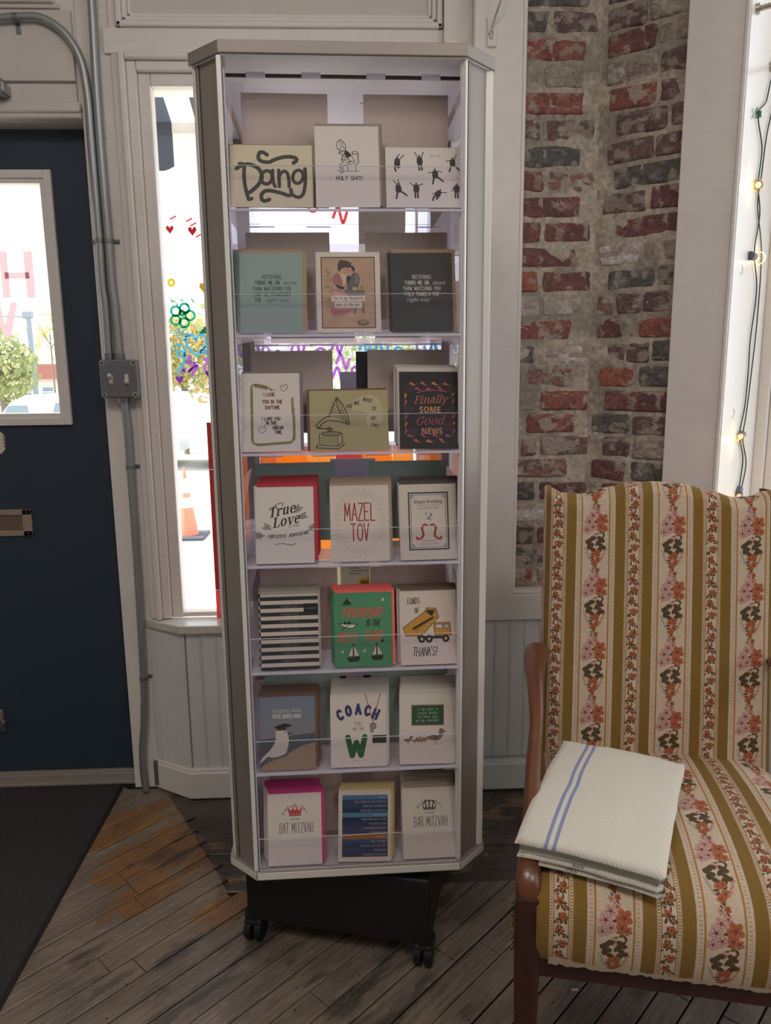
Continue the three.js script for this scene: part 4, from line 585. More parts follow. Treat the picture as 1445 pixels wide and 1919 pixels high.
// [art, row, u, w, h, n in stack, envelope, roll, env dx, env dy, creep of the stack (dx, dy per card), label, back label]
const cardList = [
  ['dang', 0, -0.1255, 0.137, 0.106, 1, '#8b7c6c', 0.0, 0, 0.001, 0, 0, 'cream landscape greeting card with big dark brush lettering Dang'],
  ['holy', 0, 0.0025, 0.108, 0.140, 2, '#8f857c', 0.004, 0.0025, 0.004, 0.001, 0.001, 'white greeting card with a small line drawing of a seated bishop'],
  ['dance', 0, 0.132, 0.130, 0.104, 1, '#836f60', 0.0, -0.004, 0, 0, 0, 'white landscape greeting card with eight dark dancing figures'],
  ['dish', 1, -0.133, 0.108, 0.140, 4, '#a38a6c', 0.0, 0.005, 0.003, -0.005, 0.001, 'dusty teal greeting card with handwritten dishwasher joke'],
  ['couple', 1, 0.0, 0.108, 0.140, 1, '#c9c1b8', 0.0, 0, 0.001, 0, 0, 'white framed greeting card with a vintage embracing couple'],
  ['towels', 1, 0.129, 0.108, 0.140, 4, '#9a8064', 0.004, 0.004, 0.005, -0.0015, 0.0005, 'charcoal greeting card with white handwritten towel joke'],
  ['day', 2, -0.142, 0.104, 0.140, 1, '#77706c', 0.0, 0.004, 0.003, 0, 0, 'white greeting card bordered by an olive snake'],
  ['gram', 2, -0.003, 0.140, 0.108, 2, '#6b5145', 0.002, -0.003, 0.001, 0.002, 0, 'olive landscape greeting card with an old horn gramophone'],
  ['news', 2, 0.140, 0.106, 0.140, 5, '#c5beb6', -0.012, -0.001, 0.006, -0.0016, 0.0012, 'black greeting card with orange and pink Good News lettering'],
  ['love', 3, -0.124, 0.106, 0.140, 7, '#b03a42', 0.0, 0.005, 0.006, 0.0004, 0.0014, 'white greeting card lettered True Love with red envelope'],
  ['mazel', 3, 0.013, 0.108, 0.140, 5, '#a58f79', 0.0, 0.003, 0.004, 0.0002, 0.0016, 'cream greeting card with tall thin red letters Mazel Tov'],
  ['seahorse', 3, 0.140, 0.106, 0.140, 5, '#544a45', 0.004, 0.003, 0.004, 0.0004, 0.0014, 'cream wedding card with two red seahorses in a navy border'],
  ['stripe', 4, -0.122, 0.108, 0.140, 7, '#a59c8e', 0.003, 0.002, 0.005, -0.0008, 0.0006, 'navy and cream striped thank-you card'],
  ['ship', 4, 0.016, 0.110, 0.140, 5, '#ee6a62', -0.004, 0.003, 0.004, -0.0018, 0.0012, 'green friendship card with sailing boats and coral envelope'],
  ['truck', 4, 0.140, 0.108, 0.140, 5, '#6f5a4b', 0.0, 0.004, 0.003, -0.0012, 0.001, 'cream thank-you card with a yellow tipping lorry'],
  ['gull', 5, -0.134, 0.108, 0.140, 5, '#6d5446', 0.0, 0.004, 0.004, 0.001, 0.0024, 'grey-blue graduation card with a gull in a mortarboard'],
  ['coach', 5, 0.003, 0.108, 0.140, 7, '#bdb6ab', -0.006, 0.003, 0.004, 0.0005, 0.0022, 'white coach card with a big green W and a whistle'],
  ['ducks', 5, 0.136, 0.108, 0.140, 7, '#cfc7bc', -0.02, 0.003, 0.004, 0.0008, 0.0022, 'white teacher card with a chalkboard and a row of ducks'],
  ['bat', 6, -0.126, 0.106, 0.140, 7, '#bf3a76', 0.0, 0.004, 0.004, -0.0018, 0.0014, 'white Bat Mitzvah card with a red crown and pink envelope'],
  ['rows', 6, 0.010, 0.104, 0.140, 4, '#cdb27c', -0.03, 0.002, 0.003, 0.0026, 0.0014, 'card with blue stripes full of small white congratulations'],
  ['bar', 6, 0.142, 0.106, 0.140, 7, '#a1917f', 0.0, 0.002, 0.003, -0.0002, 0.0022, 'white Bar Mitzvah card with a black crown'],
];
const LEAN = -0.23, ORD = ['first', 'second', 'third', 'fourth', 'fifth', 'sixth', 'seventh', 'eighth'];
const SHORT = { holy: 'seated bishop cards', dish: 'teal dishwasher cards', towels: 'charcoal towel cards', gram: 'olive gramophone cards', news: 'black Good News cards', love: 'True Love cards', mazel: 'red-lettered Mazel Tov cards', seahorse: 'seahorse wedding cards', stripe: 'navy striped thank-you cards', ship: 'green friendship cards', truck: 'yellow lorry cards', gull: 'gull graduation cards', coach: 'green W coach cards', ducks: 'duck teacher cards', bat: 'Bat Mitzvah cards', rows: 'blue striped congratulation cards', bar: 'Bar Mitzvah cards' };
for (const [name, row, u, w, h, n, env, roll, ex, ey, sx, sy, label] of cardList) {
  const mats = cardMats(name, w, h, name === 'towels' ? '#3a3c3e' : name === 'news' ? '#2a282a' : name === 'dish' ? '#8ca5a2' : '#d8d1c7'), envMat = std({ color: env, roughness: 0.85 });
  const cg = new THREE.BoxGeometry(w, h, 0.0007).translate(0, h / 2, 0), eg = new RoundedBoxGeometry(w + 0.004, h + 0.002, 0.0008, 1, 0.0003).translate(ex, h / 2 + ey, -0.0011);
  for (let i = 0; i < n; i++) {
    const g = new THREE.Group(); g.name = numbered('greeting_card'); scene.add(g);
    part('card', cg, mats, g); part('envelope', eg, envMat, g);
    const j = i ? 1 : 0;
    inDisplay(g, u + i * sx + j * rr(-0.002, 0.002), SHELF[row] + 0.0035 + i * sy * 1.2 + j * rr(0, 0.001), -0.0115 - i * 0.0043, LEAN, roll + j * rr(-0.011, 0.011));
    tag(g, i === 0 ? 'front ' + label : ORD[i] + ' card from the front in the stack of ' + SHORT[name], 'greeting card', i ? `${name} card copies in their stack` : 'front cards of the display');
  }
}
// cards in the side and rear pockets, seen edge on or from behind
{
  const pale = ['#d8c8c6', '#cfc6cc', '#d9d3c4', '#c4c8d2', '#d6b8b4'].map((x) => std({ color: x, roughness: 0.8 }));
  const ROWS = ['top', 'second', 'third', 'fourth', 'fifth', 'sixth', 'bottom'];
  const g0 = new THREE.BoxGeometry(0.108, 0.14, 0.003).translate(0, 0.07, 0);
  for (const side of [1, 3]) SHELF.forEach((y, r) => [-0.12, 0.0, 0.12].forEach((u, j) => {
    if ((r + j + side) % 3 === 0) return;
    const m = part(numbered('greeting_card'), g0, pale[(r * 2 + j) % 5], scene); inDisplay(m, u, y + 0.004, -0.014, LEAN, 0, side);
    tag(m, `pale card edge in the ${ROWS[r]} side pocket facing the ${side === 1 ? 'brick' : 'door'}, ${['nearest', 'middle', 'farthest'][side === 1 ? j : 2 - j]} place from the front`, 'greeting card', side === 1 ? 'cards in the pockets facing the brick' : 'cards in the pockets facing the door');
  }));
  const back = [[1, -0.12, '#d8cdc2'], [1, 0.125, '#cdbfb4'], [0, 0.09, '#c9c2a6'], [2, 0.04, '#c9c9d3'], [3, 0.012, '#bfc2cc'], [4, 0.13, '#e0d8b4'], [4, -0.13, '#d9d4b8'], [5, 0.02, '#c8ccd0'], [1, -0.03, '#cfcad6']];
  for (const [r, u, col] of back) { const m = part(numbered('greeting_card'), g0, std({ color: col, roughness: 0.8 }), scene); inDisplay(m, -u, SHELF[r] + 0.004, -0.014, LEAN, 0, 2); tag(m, `pale card seen from behind in the ${ROWS[r]} rear pocket, ${u < -0.08 ? 'on the door side' : u < 0 ? 'left of the middle gap' : u < 0.06 ? 'in the middle gap' : 'on the brick side'}`, 'greeting card', 'cards in the rear pockets'); }
  // dark slips beside the sixth and third row sheets
  for (const [r, u, w] of [[5, -0.025, 0.014], [5, 0.024, 0.014], [2, 0.028, 0.03]]) { const m = part(numbered('dark_card'), new THREE.BoxGeometry(w, 0.1, 0.002).translate(0, 0.05, 0), std({ color: '#2d2e37', roughness: 0.7 }), scene); inDisplay(m, u, SHELF[r] + (r === 2 ? 0.078 : 0.055), -0.098); tag(m, r === 2 ? 'dark navy card edge peeping out behind the third row sheets' : `narrow dark card edge ${u < 0 ? 'next to the door-side' : 'next to the brick-side'} pale sage sheet`, 'card', 'dark card edges behind the sheets'); }
  // price-tagged packet in the gap of the fifth row
  const tagTex = canvasTex(256, 320, (c, w, h) => { fillBg(c, w, h, '#dcd9c8'); type(c, 'urban felt', 150, 52, 34, { font: 'serif', style: 'bold' }); ell(c, 44, 60, 26, 32, { fill: '#4a463f' }); for (let i = 0; i < 5; i++) { c.fillStyle = '#6d6a60'; c.fillRect(70 + (i % 2) * 20, 78 + i * 24, 150 - (i % 3) * 30, 6); } c.fillStyle = '#e3c53c'; c.fillRect(160, 214, 96, 60); c.fillStyle = '#3c3820'; for (let i = 0; i < 14; i++) c.fillRect(176 + i * 5, 236, 2 + (i % 3), 34); });
  const side = std({ color: '#d6d3c4' }); const m = part(numbered('price_packet'), new THREE.BoxGeometry(0.056, 0.075, 0.004).translate(0, 0.0375, 0), [side, side, side, side, std({ map: tagTex, roughness: 0.6 }), side], scene);
  inDisplay(m, 0.004, SHELF[4] + 0.132, -0.0865); tag(m, 'small printed packet with a yellow price sticker above the green friendship card', 'packet');
}

// ================================================================ THE STRIPED ARMCHAIR
const PERIOD = 0.150, REPEAT = 0.127;            // fabric repeat across and along, metres
function flower(c, x, y, r, col, heart) { for (let i = 0; i < 5; i++) { const a = i / 5 * Math.PI * 2 + 0.4; ell(c, x + Math.cos(a) * r * 0.62, y + Math.sin(a) * r * 0.62, r * 0.5, r * 0.42, { fill: col, rot: a }); } for (let i = 0; i < 5; i++) { const a = i / 5 * Math.PI * 2 + 0.4; path(c, [[x, y], [x + Math.cos(a) * r * 0.7, y + Math.sin(a) * r * 0.7]], { stroke: heart, w: r * 0.08 }); } ell(c, x, y, r * 0.24, r * 0.24, { fill: heart }); }
function leaf(c, x, y, l, rot, col) { c.save(); c.translate(x, y); c.rotate(rot); path(c, [[0, 0], [l * 0.5, -l * 0.42, l, 0], [l * 0.5, l * 0.42, 0, 0]], { fill: col, close: true }); c.restore(); }
function drawFabric(c, W, H, relief) {
  // relief: grey heights for the bump map instead of colours
  const K = (col, z) => relief ? `rgb(${z},${z},${z})` : col;
  const cream = K('#d0bca4', 90), olive = K('#85662a', 190), cord = K('#b98238', 235), pink = K('#cf9f92', 170), pink2 = K('#c79c92', 215), rust = K('#b3653f', 215), green = K('#57452a', 200), greyl = K('#8f8478', 150);
  fillBg(c, W, H, cream);
  const X = (t) => t * W;      // t in periods; wide flower stripe centred at 0.5, narrow one at 0 and 1
  const band = (a, b, col) => { c.fillStyle = col; c.fillRect(X(a), 0, X(b) - X(a), H); };
  for (const s of [-1, 1]) {
    const P = (d) => 0.5 + s * d, B = (d0, d1, col) => band(Math.min(P(d0), P(d1)), Math.max(P(d0), P(d1)), col);
    B(0.258, 0.382, olive);
    // ribbon of little leaves with a twisted cord on its inner side
    B(0.172, 0.19, cord); B(0.247, 0.258, K('#cbb59b', 110));
    for (let i = 0; i < 22; i++) { const y = (i + 0.5) * H / 22; for (const q of [-1, 1]) leaf(c, X(P(0.218)), y + 4, W * 0.022, Math.PI / 2 + Math.PI + q * 0.75, i % 7 < 2 ? pink : K('#a58f86', 165)); }
    if (!relief) for (let i = 0; i < 60; i++) { const y = i * H / 60; path(c, [[X(P(0.172)), y], [X(P(0.19)), y + H / 110]], { stroke: '#94632a', w: 1.6 }); }
    // dotted ribbon outside the olive band
    B(0.382, 0.390, cord); for (let i = 0; i < 30; i++) { const y = (i + 0.5) * H / 30; ell(c, X(P(0.407)), y, W * 0.0065, W * 0.0065, { fill: K('#5c5348', 160) }); for (const q of [-0.011, 0.011]) path(c, [[X(P(0.407 + q)), y - 5], [X(P(0.407 + q)), y + 5]], { stroke: K('#8d8577', 150), w: 2 }); }
    B(0.424, 0.434, cord);
  }
  // narrow stripe of trailing flowers, at the seam of the repeat (drawn on both sides)
  for (const cx of [0, W]) for (let i = 0; i < 6; i++) {
    const y = (i + 0.5) * H / 6, q = i % 2 ? 1 : -1;
    for (let k = 0; k < 6; k++) leaf(c, cx + q * W * 0.012 + Math.cos(k * 1.05) * 9, y + Math.sin(k * 1.05) * 12 + 14, W * 0.058, k * 1.05 + i, green);
    leaf(c, cx - q * W * 0.02, y + 26, W * 0.075, q > 0 ? 2.4 : 0.7, green); flower(c, cx + q * W * 0.018, y, W * 0.04, rust, K('#7a3a2a', 150)); flower(c, cx - q * W * 0.034, y + H / 14, W * 0.02, K('#c4805e', 205), K('#7a3a2a', 150));
  }
  for (const cx of [0, W]) for (let i = 0; i < 30; i++) leaf(c, cx + (i % 2 ? 1 : -1) * W * (0.01 + 0.04 * hash2(i, 5)), (i + 0.5) * H / 30, W * 0.042, hash2(i, 9) * 6.28, green);
  // wide stripe: bouquets
  const cx = W / 2, by = H * 0.3;
  for (let k = 0; k < 26; k++) { const a = k * 2.39, r = Math.sqrt(k / 26) * W * 0.165; leaf(c, cx + Math.cos(a) * r, by + 30 + Math.sin(a) * r * 1.15, W * 0.066, a * 1.7, k % 3 ? green : K('#6e5a3e', 190)); }
  for (const [dx, dy, r, col] of [[-0.075, -0.05, 0.045, pink2], [-0.035, -0.11, 0.04, pink2], [0.02, -0.14, 0.03, pink], [0.075, -0.075, 0.05, rust], [0.055, -0.005, 0.042, rust], [-0.1, 0.03, 0.036, pink2], [-0.03, 0.0, 0.038, pink2], [0.1, 0.01, 0.03, rust], [0.0, 0.1, 0.03, pink]]) flower(c, cx + dx * W * 1.15, by + dy * W * 1.4, r * W * 1.5, col, K('#7d4440', 150));
  for (let k = 0; k < 12; k++) { const s = k % 2 ? 1 : -1; ell(c, cx + s * (0.035 + 0.017 * (k % 5)) * W, by + (0.15 + 0.03 * Math.floor(k / 2)) * W, W * 0.036, W * 0.028, { fill: green, rot: k }); }
  const sy = H * 0.78; for (const q of [0.985, -0.015]) { for (let k = 0; k < 8; k++) leaf(c, cx + Math.cos(k * 0.8) * 14, q * H + Math.sin(k * 0.8) * 14, W * 0.045, k * 0.8, k % 2 ? green : K('#a98f7e', 170)); flower(c, cx + 26, q * H - 8, W * 0.03, rust, K('#7a3a2a', 150)); flower(c, cx - 30, q * H + 6, W * 0.028, pink2, K('#7a3a2a', 150)); }
  for (const d of [-0.115, 0.135]) for (let k = 0; k < 4; k++) ell(c, cx + Math.cos(k * 1.57 + 0.8) * 9, sy + d * H + Math.sin(k * 1.57 + 0.8) * 9, 10, 8, { fill: green, rot: k * 1.57 });
  for (let k = 0; k < 10; k++) leaf(c, cx + Math.cos(k * 0.63) * 16, sy + Math.sin(k * 0.63) * 22, W * 0.062, k * 0.63, green);
  for (const [dx, dy] of [[-0.02, -0.03], [0.03, 0.02], [-0.015, 0.05], [0.025, -0.045]]) flower(c, cx + dx * W, sy + dy * W * 1.5, W * 0.04, rust, K('#7a3a2a', 150));
  for (const s of [-1, 1]) for (let k = 0; k < 6; k++) leaf(c, cx + s * (0.055 + 0.012 * k) * W, sy + (0.05 - 0.03 * k) * W, W * 0.05, s > 0 ? -0.9 + 0.3 * (k % 2) : -2.2 - 0.3 * (k % 2), s > 0 ? K('#c48a6a', 170) : K('#a99f92', 165));
  if (!relief) {   // weave and wear: flecks of pale thread in the pile
    const im = c.getImageData(0, 0, W, H), d = im.data;
    for (let y = 0; y < H; y++) for (let x = 0; x < W; x++) { const i = (y * W + x) * 4, k = 0.88 + 0.16 * hash2(x >> 1, y) + 0.10 * (fbm(x / 24, y / 24, 3, W / 24, H / 24) - 0.5); d[i] *= k; d[i + 1] *= k; d[i + 2] *= k; }
    c.putImageData(im, 0, 0); c.globalAlpha = 0.8; for (let i = 0; i < 26; i++) { const s = rnd() < 0.5 ? -1 : 1, x = X(0.5 + s * rr(0.265, 0.375)), y = rr(0, H); path(c, [[x, y], [x + rr(-9, 9), y + rr(-2, 2)]], { stroke: '#c9a75a', w: 2 }); } c.globalAlpha = 1;
  }
}
const FW = 900, FH = Math.round(900 * REPEAT / PERIOD);
const fabricTex = canvasTex(FW, FH, (c, w, h) => drawFabric(c, w, h, false)); fabricTex.wrapS = fabricTex.wrapT = THREE.RepeatWrapping;
const fabricBump = canvasTex(FW, FH, (c, w, h) => drawFabric(c, w, h, true), false); fabricBump.wrapS = fabricBump.wrapT = THREE.RepeatWrapping;
M.fabric = phys({ map: fabricTex, bumpMap: fabricBump, bumpScale: 0.0016, roughness: 0.92, sheen: 0.35, sheenColor: new THREE.Color('#c9b48a'), sheenRoughness: 0.6 });
const woodGrain = (a, b) => pixels(256, 512, (u, v) => { const n = fbm(u * 12 + 2 * fbm(u * 3, v * 3, 2), v * 3, 4), f = fbm(u * 90, v * 8, 3); const c = lerp3(a, b, clamp(0.7 * n + 0.4 * f)); return c; });
M.chairWood = phys({ map: woodGrain([128, 76, 40], [78, 42, 23]), roughness: 0.34, clearcoat: 0.5, clearcoatRoughness: 0.25 });
M.chairWoodDark = phys({ map: woodGrain([74, 32, 22], [44, 18, 14]), roughness: 0.4, clearcoat: 0.3, clearcoatRoughness: 0.3 });

const chair = thing('armchair', 'small antique armchair in olive striped floral tapestry with curved brown wooden arms', 'armchair');
chair.position.set(0.262, 0, -0.984); chair.rotation.y = -0.2304;
{
  const CXC = 0.228, stripe = (x) => (x - CXC) / PERIOD + 0.5 - 0.19;
  // seat: a profile swept across; local x to the chair's other arm, -z towards the back
  const prof = [[-0.010, 0.333], [-0.016, 0.352], [-0.019, 0.378], [-0.018, 0.405], [-0.011, 0.428], [0.004, 0.447], [0.03, 0.458], [0.07, 0.464], [0.13, 0.467], [0.2, 0.466], [0.28, 0.461], [0.36, 0.451], [0.43, 0.439], [0.475, 0.428]];
  const curve = new THREE.CatmullRomCurve3(prof.map(([e, y]) => V3(0, y, -e))), len = curve.getLength();
  const across = [[-0.004, 0.34, 1], [-0.006, 0.375, 1], [-0.004, 0.41, 1]];
  const seat = gridGeo(44, 40, (u, v) => {
    const p = curve.getPointAt(v), x = mix(-0.004, 0.46, u), e = Math.min(u, 1 - u) * 0.464;      // distance from the side
    const round = 1 - Math.pow(clamp(e / 0.075), 0.6), belly = 0.006 * (1 - Math.pow(Math.abs(u - 0.5) * 2, 2));
    const top = sstep(0.15, 0.4, v); const drop = 0.042 * Math.pow(round, 1.6) * top;
    return [x, p.y - drop + belly * top, p.z + (1 - top) * 0.006 * (1 - round), stripe(x), v * len / REPEAT + 0.1];
  });
  const skirt = (x) => gridGeo(20, 6, (u, v) => { const p = curve.getPointAt(0.18 + u * 0.82), top = sstep(0.15, 0.4, 0.18 + u * 0.82), y1 = p.y - 0.042 * top; return [x, mix(0.335, y1, v), p.z, stripe(x) + (1 - v) * 0.3, u * len / REPEAT]; }, x > 0.2);
  const st = part('seat', seat, M.fabric, chair); part('seat_side', skirt(-0.004), M.fabric, st); part('seat_side', skirt(0.46), M.fabric, st);
  part('seat_base', bx(0.005, 0.45, 0.325, 0.4, -0.45, 0.005), M.dark, chair);
  // fringe of torn lining under the front edge
  part('lining_edge', gridGeo(80, 2, (u, v) => [mix(0.015, 0.445, u), mix(0.332, 0.343, v) - (v < 0.3 ? 0.004 * hash2(Math.floor(u * 80), 3) : 0), 0.0165 + 0.001 * hash2(Math.floor(u * 80), 7)]), std({ color: '#9d8d78', roughness: 0.95 }), chair);
  // backrest: front and wrapped edges
  const topY = (x) => { const t = Math.abs(x - CXC); const k = [[0, 0.966], [0.05, 0.964], [0.1, 0.952], [0.155, 0.937], [0.19, 0.940], [0.215, 0.951], [0.24, 0.953]]; for (let i = 0; i + 1 < k.length; i++) if (t <= k[i + 1][0]) { const q = sstep(k[i][0], k[i + 1][0], t); return mix(k[i][1], k[i + 1][1], q); } return 0.953; };
  const cols = []; { const xl = 0.004, xr = 0.452; for (const [dx, d] of [[0.012, 0.075], [0.003, 0.068], [-0.001, 0.05], [-0.002, 0.03], [0.001, 0.014], [0.007, 0.005], [0.016, 0.0005]]) cols.push([xl + dx, d]); for (let i = 1; i < 30; i++) { const x = mix(xl + 0.016, xr - 0.016, i / 30); cols.push([x, -0.016 * Math.pow(Math.sin(i / 30 * Math.PI), 0.7)]); } for (const [dx, d] of [[0.016, 0.0005], [0.007, 0.005], [0.001, 0.014], [-0.002, 0.03], [-0.001, 0.05], [0.003, 0.068], [0.012, 0.075]]) cols.push([xr - dx, d]); }
  const rowsN = 36, NR = rowsN + 6, wrap = [[0.985, 0.003], [0.995, 0.012], [1, 0.026], [1, 0.044], [0.996, 0.062], [0.985, 0.075]];
  const gb = gridGeo(cols.length - 1, NR, (u, v) => {
    const [x, d0] = cols[Math.round(u * (cols.length - 1))], j = Math.round(v * NR), ty = topY(x) - 0.0, base = 0.40;
    let y, d; if (j <= rowsN) { const t = j / rowsN; y = mix(base, ty - 0.018, t); d = d0 * (d0 < 0 ? Math.pow(Math.sin(clamp(t * 0.93 + 0.05) * Math.PI), 0.5) : 1); } else { const [s, dd] = wrap[j - rowsN - 1]; y = ty - 0.018 + 0.018 * ((s - 0.98) / 0.02); d = Math.max(d0, dd); }
    const e2 = 0.457 + (y - 0.42) * 0.215 + d;
    const arcU = stripe(x) - (d0 > 0.001 ? Math.sign(CXC - x) * d0 / PERIOD : 0);
    return [x, y, -e2, arcU, (y + Math.max(0, d > 0.02 && j > rowsN ? d : 0)) / REPEAT - 0.22];
  });
  part('backrest', gb, M.fabric, chair);
  part('backrest_rear', gridGeo(20, 20, (u, v) => { const x = mix(0.012, 0.444, u), y = mix(0.38, topY(x) - 0.016, v); return [x, y, -(0.457 + (y - 0.42) * 0.215 + 0.074), stripe(x), y / REPEAT]; }, true), M.fabric, chair);
  // curved arms: sections along the arm [e2, y, width, thickness, x]
  const arm = (side) => {
    const X = (x) => side > 0 ? x : 0.456 - x;
    const s = [[0.006, 0.412, 0.038, 0.034, -0.016], [0.008, 0.438, 0.039, 0.034, -0.016], [0.022, 0.452, 0.036, 0.032, -0.016], [0.06, 0.462, 0.033, 0.03, -0.015], [0.12, 0.488, 0.028, 0.026, -0.013], [0.19, 0.53, 0.025, 0.024, -0.012], [0.26, 0.578, 0.024, 0.024, -0.007], [0.32, 0.612, 0.030, 0.026, -0.009], [0.38, 0.632, 0.040, 0.029, -0.011], [0.43, 0.640, 0.047, 0.031, -0.009], [0.47, 0.637, 0.044, 0.029, -0.004], [0.50, 0.628, 0.03, 0.02, 0.004]];
    const cv = new THREE.CatmullRomCurve3(s.map(([e, y, , , x]) => V3(X(x), y, -e))), N = 60, R = 16, f = (k, t) => { const a = t * (s.length - 1), i = Math.min(s.length - 2, Math.floor(a)); return mix(s[i][k], s[i + 1][k], a - i); };
    const g = gridGeo(R, N, (u, v) => { const p = cv.getPoint(v), tan = cv.getTangent(v), sideV = V3(1, 0, 0), up = new THREE.Vector3().crossVectors(sideV, tan).normalize(); const a = u * Math.PI * 2, ca = Math.cos(a), sa = Math.sin(a), sq = (q) => Math.sign(q) * Math.pow(Math.abs(q), 0.75); const w = f(2, v) / 2 * (v > 0.97 ? 0.8 : 1), th = f(3, v) / 2; return [p.x + sq(ca) * w, p.y + up.y * sq(sa) * th, p.z + up.z * sq(sa) * th, u, v * 2]; });
    const ends = [0, 1].map((v) => { const p = cv.getPoint(v); return new THREE.SphereGeometry(0.5, 12, 8).scale(f(2, v) * 0.96, f(3, v) * 0.9, f(3, v) * 0.9).translate(p.x, p.y, p.z); });
    return merge([g, ...ends]);
  };
  part('arm', arm(1), M.chairWood, chair); part('arm', arm(-1), M.chairWood, chair);
  // legs
  const legGeo = (x, z, y1, w1, w0, dx = 0, dz = 0) => { const g = new RoundedBoxGeometry(1, 1, 1, 3, 0.16); const p = g.attributes.position; for (let i = 0; i < p.count; i++) { const t = p.getY(i) + 0.5, w = mix(w0, w1, t); p.setXYZ(i, x + dx * (1 - t) + p.getX(i) * w, t * y1, z + dz * (1 - t) + p.getZ(i) * w); } g.computeVertexNormals(); return g; };
  part('leg', legGeo(-0.016, -0.004, 0.430, 0.043, 0.027), M.chairWoodDark, chair); part('leg', legGeo(0.472, -0.004, 0.430, 0.043, 0.027), M.chairWoodDark, chair);
  part('leg', legGeo(0.02, -0.475, 0.40, 0.036, 0.026, 0, -0.07), M.chairWoodDark, chair); part('leg', legGeo(0.436, -0.475, 0.40, 0.036, 0.026, 0, -0.07), M.chairWoodDark, chair);
  part('front_rail', rb(0.0, 0.456, 0.297, 0.337, -0.016, 0.008, 0.004), M.chairWoodDark, chair);
  part('side_rail', rb(-0.01, 0.008, 0.30, 0.337, -0.46, -0.016, 0.004), M.chairWoodDark, chair); part('side_rail', rb(0.448, 0.466, 0.30, 0.337, -0.46, -0.016, 0.004), M.chairWoodDark, chair);
  part('back_rail', rb(0.02, 0.436, 0.30, 0.345, -0.49, -0.47, 0.004), M.chairWoodDark, chair);
  for (let i = 0; i < 5; i++) part('upholstery_nail', new THREE.SphereGeometry(0.0045, 10, 8).scale(0.5, 1, 1).translate(-0.0395, 0.33 + i * 0.02, -0.006 + 0.003 * (i % 2)), std({ color: '#a8843c', metalness: 0.8, roughness: 0.35 }), chair);
}
